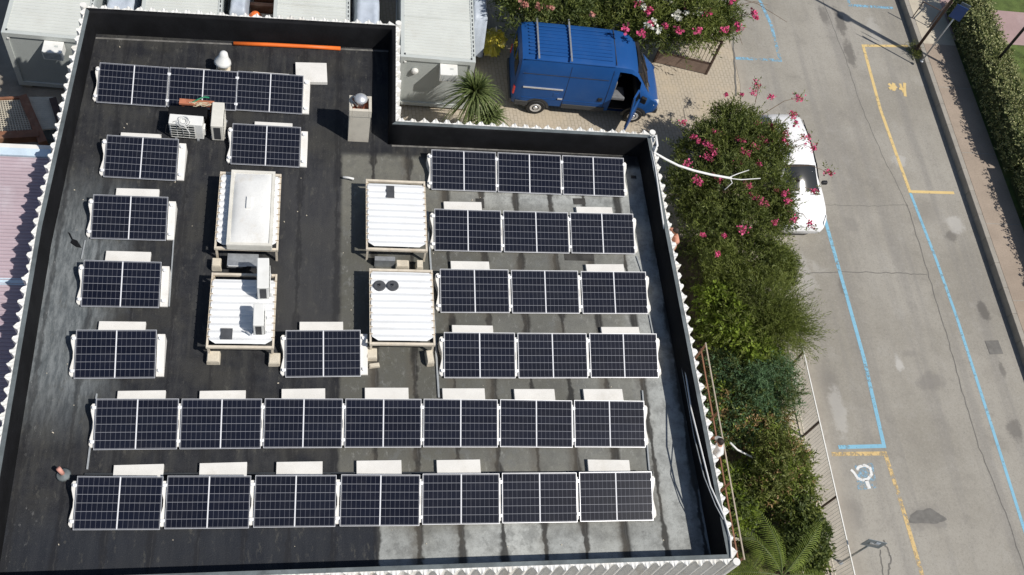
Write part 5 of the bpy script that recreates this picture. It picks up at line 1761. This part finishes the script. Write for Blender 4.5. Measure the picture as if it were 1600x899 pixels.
def palm(lab, u, v, zc_, nf, L, seed, az0=0, azr=2 * math.pi, cat='palm'):
    g = random.Random(seed)
    c_ = at(u, v, GZ + zc_)
    t_ = thing('palm_tree', lab, cat, (c_.x, c_.y, GZ))
    MB().tube([(0, 0, -.02), (0, 0, zc_ * .6), (0, 0, zc_)], [.2, .17, .13], 10).build('trunk', M['bark'], t_)
    for f in range(nf):
        az = az0 + azr * (f + g.uniform(-.3, .3)) / nf
        el = g.uniform(.15, 1.2)
        l_ = L * g.uniform(.85, 1.1)
        d = Vector((math.cos(az), math.sin(az), 0))
        sd = Vector((-math.sin(az), math.cos(az), 0))
        pts = []
        for k in range(13):
            s_ = k / 12
            ang = el - 1.35 * s_ ** 1.3
            pts.append((pts[-1] if pts else Vector((0, 0, zc_))) + (d * math.cos(ang) + Vector((0, 0, math.sin(ang)))) * (l_ / 12 if k else 0))
        V, F = [], []
        NL = 30
        for k in range(NL):
            s_ = .12 + .88 * k / (NL - 1)
            i = min(11, int(s_ * 12))
            p = pts[i].lerp(pts[i + 1], s_ * 12 - i)
            tg = (pts[i + 1] - pts[i]).normalized()
            up_ = sd.cross(tg).normalized()
            ll = .34 * (math.sin(math.pi * (.12 + .83 * s_)) ** .7) * g.uniform(.85, 1.1)
            for s2 in (-1, 1):
                dr_ = (sd * s2 * .9 + tg * .55 - up_ * (-.25)).normalized()
                w_ = tg * .0085
                q1 = p + dr_ * ll * .55
                q2 = p + dr_ * ll - Vector((0, 0, .22 * ll / .4))
                b0 = len(V)
                V += [tuple(p - w_), tuple(p + w_), tuple(q1 + w_), tuple(q1 - w_), tuple(q2 + w_ * .2), tuple(q2 - w_ * .2)]
                F += [(b0, b0 + 1, b0 + 2, b0 + 3), (b0 + 3, b0 + 2, b0 + 4, b0 + 5)]
        fr = raw('frond', np.array(V), np.array(F), LF['palm'], t_)
        MB().tube(pts, [.022 - .0015 * k for k in range(13)], 5).build('midrib', LF['yucca'], fr)
    return t_


palm('feathery palm with long arching fronds in the lower corner of the garden', 1222, 900, 1.6, 13, 1.9, 41)
palm('small palm with low fronds tucked against the building corner', 1165, 905, .7, 9, 1.15, 42)

# ground cover and litter under the shrubs
g = np.random.default_rng(77)
n_ = 2600
gb = np.stack([9.4 + 4.6 * g.random(n_), 3 + 14.5 * g.random(n_), np.full(n_, GZ + .02), np.full(n_, .1), np.full(n_, .1), np.full(n_, .1)], 1)
gc = foliage('ground_cover', gb, 5200, .22, 5, .10, .03, LF['olive'], None, .5, .8, .8, .2, .2, 78, spread=1.0)
tag(gc, kind='stuff', label='low weeds and dry litter covering the garden soil', cat='ground cover')
# lawn blades near the hedge
gl = np.stack([25.4 + 5.5 * g.random(3000), 10 + 17.2 * g.random(3000), np.full(3000, PVZ - .02), np.full(3000, .06), np.full(3000, .06), np.full(3000, .01)], 1)
gr = foliage('lawn_grass', gl, 9000, .05, 3, .075, .012, LF['grass'], None, .3, 1.2, .5, 0, 0, 79, spread=.6)
tag(gr, kind='stuff', label='short lawn grass beyond the hedge', cat='grass')


# hedges
def hedge(lab, x0, x1, y0, y1, h, seed, dens=1.0):
    g = np.random.default_rng(seed)
    t_ = thing('hedge', lab, 'hedge', ((x0 + x1) / 2, (y0 + y1) / 2, PVZ), 0, 'hedges along the pavement')
    bl = []
    yy = y0 + .3
    while yy < y1 - .2:
        for xx in np.linspace(x0 + .28, x1 - .28, 4):
            for zz in (.35, h * .55, h - .22):
                bl.append((xx + g.uniform(-.06, .06), yy + g.uniform(-.06, .06), PVZ + zz + g.uniform(-.06, .07), .30, .30, .24))
        yy += .36
    area = (y1 - y0)
    o = foliage('leaves', bl, int(1250 * area * dens), .12, 4, .085, .055, LF['hedge'], t_, .8, .5, .7, .1, .55, seed, spread=1.0)
    hang(o, t_)
    co = MB().box(((x0 + x1) / 2, (y0 + y1) / 2, PVZ + h * .47), (x1 - x0 - .34, y1 - y0 - .34, h * .86)).build('inner_twigs', M['hedge_core'], t_)
    hang(co, t_)
    return t_


hedge('clipped variegated hedge along the pavement, running down from the pink path', 24.52, 25.75, 20.75, 28.9, 1.42, 51)
hedge('lower clipped hedge continuing along the pavement towards the camera', 24.62, 25.9, 12.0, 20.72, 1.3, 52, .7)

# ================================================================== POSTS, SIGNS, FENCES
def post(name, lab, cat, base, h, r0, r1, m, foot=True):
    t_ = thing(name, lab, cat, tuple(base))
    MB().tube([(0, 0, 0), (0, 0, h)], [r0, r1], 12).build('pole', m, t_, smooth=True)
    if foot:
        MB().lathe((0, 0, 0), [(r0 * 2.4, 0), (r0 * 2.4, .02), (r0 * 1.3, .05), (r0 * 1.2, .12)], 14).build('base', m, t_)
    return t_


lp = post('street_lamp', 'tall dark lamp post standing at the kerb by the yellow bay', 'lamp post', at(1433, 75, PVZ), 7.5, .06, .045, M['dark_brown'])
MB().bar((0, 0, 7.4), (-.9, 0, 7.55), .06, .06).build('arm', M['dark_brown'], lp)
MB().box((-1.0, 0, 7.55), (.5, .2, .1)).build('lamp_head', M['dark_steel'], lp, bevel=.02)
l2 = post('street_lamp', 'tall black lamp post rising out of the hedge at the right edge', 'lamp post', at(1528, 130, PVZ), 7.0, .06, .045, M['black'])
MB().lathe((0, 0, 7.0), [(.05, 0), (.2, .1), (.22, .4), (.1, .5)], 14).build('lamp_head', M['dark_steel'], l2)
sg = post('street_sign', 'blue sign on a slim grey pole at the pavement edge', 'sign', at(1440, 96, PVZ), 2.9, .028, .028, M['steel'])
MB().box((-.02, -.04, 2.66), (.44, .02, .62), rz=R(-32)).build('blue_plate', M['sign_blue'], sg)
MB().box((.18, .12, 2.66), (.36, .02, .60), rz=R(-32)).build('grey_plate', M['sign_grey'], sg)
s2 = post('street_sign', 'square grey sign on a short pole by the garden fence', 'sign', at(1313, 879, GZ), 2.15, .03, .03, M['steel'])
MB().box((0, -.03, 2.02), (.52, .015, .50), rz=R(-14)).build('plate', M['sign_grey'], s2)
MB().box((.0, -.045, 2.02), (.26, .01, .10), rz=R(-14)).build('bracket', M['steel'], s2)
MB().box((.06, -.058, 2.08), (.12, .01, .20), rz=R(-14)).build('arrow_mark', M['tarp_grey'], s2)
br_ = thing('street_barrier', 'thin brown metal barrier frame on the pavement at the top edge', 'barrier', tuple(at(1470, 17, PVZ)))
o0 = Vector(br_.location)
for a, b_ in ((at(1443, 3, PVZ + .9), at(1470, 17, PVZ + .9)), (at(1470, 17, PVZ + .9), at(1470, 17, PVZ + .9) - Vector((0, 0, .9))), (at(1443, 3, PVZ + .9), at(1443, 3, PVZ + .9) - Vector((0, 0, .9))), (at(1470, 17, PVZ + .9), at(1492, -6, PVZ + .9))):
    MB().tube([a - o0, b_ - o0], .02, 8).build('rail', M['dark_brown'], br_)
br_.location.z = PVZ
for ch in br_.children:
    ch.location.z = 0
cl_ = thing('weed_tuft', 'tuft of weeds growing in the gutter at the lamp post', 'weeds', tuple(at(1427, 85, GZ)))
hang(foliage('leaves', [(*at(1427, 84, GZ)[:2], GZ + .1, .12, .35, .12)], 160, .2, 5, .09, .02, LF['olive'], cl_, .6, .8, .6, .1, .2, 61), cl_)

# garden fence along the street
FX, FH = 14.66, 1.2
fn = thing('metal_fence', 'beige metal railing fence between garden and street', 'fence', (FX, 5, GZ))
MB().bar((0, -20, FH), (0, 12.6, FH), .032, .03).build('top_rail', M['white_clad'], fn)
MB().bar((0, -20, .12), (0, 12.6, .12), .035, .03).build('bottom_rail', M['mesh_beige'], fn)
bars = MB()
yy = -6.0
while yy < 12.6:
    bars.box((0, yy, FH / 2 + .05), (.009, .009, FH - .13))
    yy += .10
bo = bars.build('bars', M['white_clad'], fn)
bo['kind'] = 'stuff'
yy = -5.6
while yy < 12.7:
    MB().box((.0, yy, FH / 2), (.05, .05, FH + .02)).build('post', M['dark_brown'], fn)
    yy += 2.27
MB().box((0, 12.66, FH / 2), (.08, .08, FH + .05)).build('post', M['mesh_beige'], fn)

# brown low gate/wall panel beside the oleander
gw = thing('metal_gate', 'open brown metal gate frame with solid lower panel beside the oleander', 'gate', tuple(at(1022, 97, GZ)))
o0 = Vector(gw.location)
p0, p1 = at(1022, 97, GZ), at(1103, 116, GZ)
p0.z = p1.z = GZ
upv = Vector((0, 0, 1))
qb = (p1 - p0)
MB().bar(p0 - o0 + upv * .28, p1 - o0 + upv * .28, .05, .5).build('lower_panel', M['brown_paint'] if False else mat('taupe_metal', (.24, .175, .14), .7, .15, 4), gw)
for q in (p0, p1):
    MB().bar(q - o0, q - o0 + upv * 1.75, .07, .07).build('upright', M['dark_brown'], gw)
MB().bar(p0 - o0 + upv * .56, p1 - o0 + upv * .56, .06, .05).build('mid_rail', M['dark_brown'], gw)
MB().bar(p0 - o0 + upv * 1.74, p1 - o0 + upv * 1.74, .05, .05).build('top_rail', M['dark_brown'], gw)
gb_ = MB()
for i in range(1, 15):
    q = p0.lerp(p1, i / 15) - o0
    gb_.bar(q + upv * .58, q + upv * 1.72, .014, .014)
gb_.build('bars', M['dark_brown'], gw)['kind'] = 'stuff'

# ================================================================== WALKWAY ON THE RIGHT-HAND WALL, WORKERS
WZ = -1.0
wk = thing('access_walkway', 'narrow brown access walkway with two thin handrails outside the right-hand wall', 'walkway', (0, 0, 0))
MB().box((9.60, 8.5, WZ - .03), (.44, 5.6, .05)).build('deck', M['dark_brown'], wk)
RT, RM = WZ + .95, WZ + .60
MB().bar((9.83, 5.75, RT), (9.83, 11.3, RT), .028, .028).build('top_rail', M['rail_taupe'], wk)
MB().bar((9.825, 5.75, RM), (9.825, 11.3, RM), .03, .03).build('mid_rail', M['brown_paint'], wk)
for yy in (5.8, 7.6, 9.4, 11.25):
    MB().box((9.83, yy, (WZ + RT) / 2), (.04, .04, RT - WZ)).build('post', M['brown_paint'], wk)
    MB().bar((9.4, yy, WZ - .9), (9.8, yy, WZ - .07), .05, .05).build('bracket', M['dark_brown'], wk)


def skin_mesh(name, verts, edges, radii, m, parent, sub=2):
    me = bpy.data.meshes.new(name)
    me.from_pydata([tuple(v) for v in verts], edges, [])
    o = bpy.data.objects.new(name, me)
    col.objects.link(o)
    o.parent = parent
    sk_ = o.modifiers.new('skin', 'SKIN')
    sk_.use_smooth_shade = True
    for i, r in enumerate(radii):
        dta = me.skin_vertices[0].data[i]
        dta.radius = (r, r) if not isinstance(r, tuple) else r
        dta.use_root = (i == 0)
    ss = o.modifiers.new('sub', 'SUBSURF')
    ss.levels = ss.render_levels = sub
    me.materials.append(m)
    return o


def person(lab, loc, rz, hair, top, bottom, arms, head_tilt=(0, 0, 0), bend=0.0):
    """stands at loc facing local +x; arms = [(elbow, wrist) for left (+y), right (-y)]"""
    t_ = thing('person', lab, 'person', loc, rz)
    b = bend
    hip, chest, neck, head = Vector((0, 0, .93)), Vector((.10 * b, 0, 1.28)), Vector((.24 * b, 0, 1.48)), Vector((.32 * b + .02, 0, 1.62))
    V = [hip, Vector((.04 * b, 0, 1.10)), chest, neck, Vector((.28 * b, 0, 1.54)), head, head + Vector((.01, 0, .07))]
    E = [(0, 1), (1, 2), (2, 3), (3, 4), (4, 5), (5, 6)]
    Rr = [(.15, .12), (.135, .105), (.15, .11), .06, .055, (.085, .078), .07]
    for s_, (el, wr) in zip((1, -1), arms):
        i = len(V)
        sh = chest + Vector((.06 * b, s_ * .17, .12))
        el, wr = Vector(el), Vector(wr)
        V += [sh, el, wr, wr + (wr - el).normalized() * .05]
        E += [(2, i), (i, i + 1), (i + 1, i + 2), (i + 2, i + 3)]
        Rr += [.055, .042, .03, (.04, .025)]
        fd = (wr - el).normalized()
        sidev = fd.cross(Vector((0, 0, 1)))
        sidev = sidev.normalized() if sidev.length > .1 else Vector((0, 1, 0))
        pal = wr + fd * .05
        dn = sidev.cross(fd).normalized()
        for k in range(4):
            j = len(V)
            r0 = pal + sidev * (.018 * (k - 1.5)) + fd * .02
            ln = (.06, .075, .07, .055)[k]
            V += [r0, r0 + fd * ln * .6 - dn * .008, r0 + fd * ln - dn * .03]
            E += [(i + 3, j), (j, j + 1), (j + 1, j + 2)]
            Rr += [.010, .0085, .0075]
        j = len(V)
        th = pal - fd * .02 + sidev * (.03 * s_)
        V += [th, th + fd * .03 + sidev * .02 * s_, th + fd * .055 + sidev * .018 * s_]
        E += [(i + 3, j), (j, j + 1), (j + 1, j + 2)]
        Rr += [.012, .010, .008]
    for s_ in (1, -1):
        i = len(V)
        V += [Vector((0, s_ * .095, .86)), Vector((.02, s_ * .10, .48)), Vector((-.02, s_ * .105, .09)), Vector((.06, s_ * .11, .045)), Vector((.15, s_ * .12, .035))]
        E += [(0, i), (i, i + 1), (i + 1, i + 2), (i + 2, i + 3), (i + 3, i + 4)]
        Rr += [.088, .058, .042, .042, .03]
    skin_mesh('body', V, E, Rr, M['skin'], t_)
    # clothes
    TV = [Vector((0, 0, .90)), Vector((.04 * b, 0, 1.10)), chest, neck - Vector((0, 0, .03))]
    TE = [(0, 1), (1, 2), (2, 3)]
    TR = [(.165, .135), (.15, .12), (.165, .125), .075]
    for s_, (el, wr) in zip((1, -1), arms):
        i = len(TV)
        sh = chest + Vector((.06 * b, s_ * .17, .12))
        TV += [sh, sh.lerp(Vector(el), .62)]
        TE += [(2, i), (i, i + 1)]
        TR += [.07, .066]
    skin_mesh('shirt', TV, TE, TR, M[top], t_)
    BV = [Vector((0, 0, .93)), Vector((0, 0, .88))]
    BE = [(0, 1)]
    BR = [(.16, .132), (.15, .13)]
    for s_ in (1, -1):
        i = len(BV)
        BV += [Vector((0, s_ * .095, .84)), Vector((.02, s_ * .10, .50 if bottom == 'shorts' else .12))]
        BE += [(1, i), (i, i + 1)]
        BR += [.10, .085 if bottom == 'shorts' else .06]
    skin_mesh('trousers' if bottom != 'shorts' else 'shorts', BV, BE, BR, M[bottom], t_)
    hr = MB()
    N1, N2 = 7, 16
    for j in range(N1 + 1):
        ph = math.pi * .62 * j / N1
        for k in range(N2):
            a = 2 * math.pi * k / N2
            cut = .62 if math.cos(a) > .3 else 1.0
            p = ph * cut
            hr.v.append((head.x - .008 + .098 * math.sin(p) * math.cos(a), .09 * math.sin(p) * math.sin(a), head.z + .012 + .112 * math.cos(p)))
    for j in range(N1):
        for k in range(N2):
            hr.f.append((j * N2 + k, j * N2 + (k + 1) % N2, (j + 1) * N2 + (k + 1) % N2, (j + 1) * N2 + k))
    hr.build('hair', M[hair], t_, smooth=True)
    fc = MB()
    fc.lathe((head.x + .095, 0, head.z - .01), [(.012, -.03), (.016, -.015), (.008, .02)], 8)
    fc.build('nose', M['skin'], t_)
    for s_ in (-1, 1):
        MB().lathe((head.x + .082, s_ * .032, head.z + .015), [(.004, -.008), (.012, 0), (.004, .008)], 8).build('eye', M['hair'], t_)
        MB().lathe((head.x - .005, s_ * .088, head.z - .015), [(.008, -.028), (.016, .005), (.008, .028)], 8).build('ear', M['skin'], t_)
    MB().box((head.x + .083, 0, head.z - .055), (.01, .045, .008)).build('mouth', M['shorts'], t_)
    return t_


pc = at(1117, 690, WZ + 1.66)
person('dark-haired person in a white T-shirt standing on the walkway outside the right-hand parapet', (pc.x + .31, pc.y - .02, WZ), R(172), 'hair', 'shirt', 'shorts',
       [((.22, .30, 1.22), (.38, .16, 1.34)), ((.16, -.30, 1.14), (.34, -.22, 1.02))], bend=.5)
pc = at(1055, 364, .35)
PZ2 = -1.15
person('person in a salmon-coloured top reaching up to the parapet beside the pink-flowered bush', (pc.x + .10, pc.y, PZ2), R(190), 'hair', 'salmon', 'jeans',
       [((.20, .26, 1.40), (.36, .16, 1.50)), ((.18, -.26, 1.36), (.36, -.18, 1.46))], bend=.4)
ld = thing('ladder', 'ladder leaning on the right-hand wall under the person by the pink-flowered bush', 'ladder', (pc.x + .05, pc.y, GZ))
lz = PZ2 - GZ
for s_ in (-1, 1):
    MB().bar((.75, s_ * .2, 0), (-.12, s_ * .2, lz + .9), .07, .03).build('stile', M['alu'], ld)
for k in range(14):
    f = (k + 1) / 15
    MB().bar((.75 - .87 * f, -.18, (lz + .9) * f), (.75 - .87 * f, .18, (lz + .9) * f), .03, .03).build('rung', M['alu'], ld)
c = at(1163, 737, GZ + .3)
tag(MB().box((c.x, c.y, GZ + .15), (.55, .4, .3), rz=.25).build('grey_crate', M['tarp_grey'], bevel=.02), 'pale grey crate lying in the shade below the walkway', 'crate')
tw = thing('timber_pallet', 'weathered slatted pallet at the building corner by the palm', 'pallet', tuple(at(1152, 815, GZ)))
for k in range(9):
    MB().box((0, -.55 + .14 * k, .14), (.8, .09, .02)).build('slat', M['mesh_beige'], tw)
for x in (-.35, .35):
    MB().box((x, 0, .065), (.08, 1.2, .125)).build('runner', M['mesh_beige'], tw)
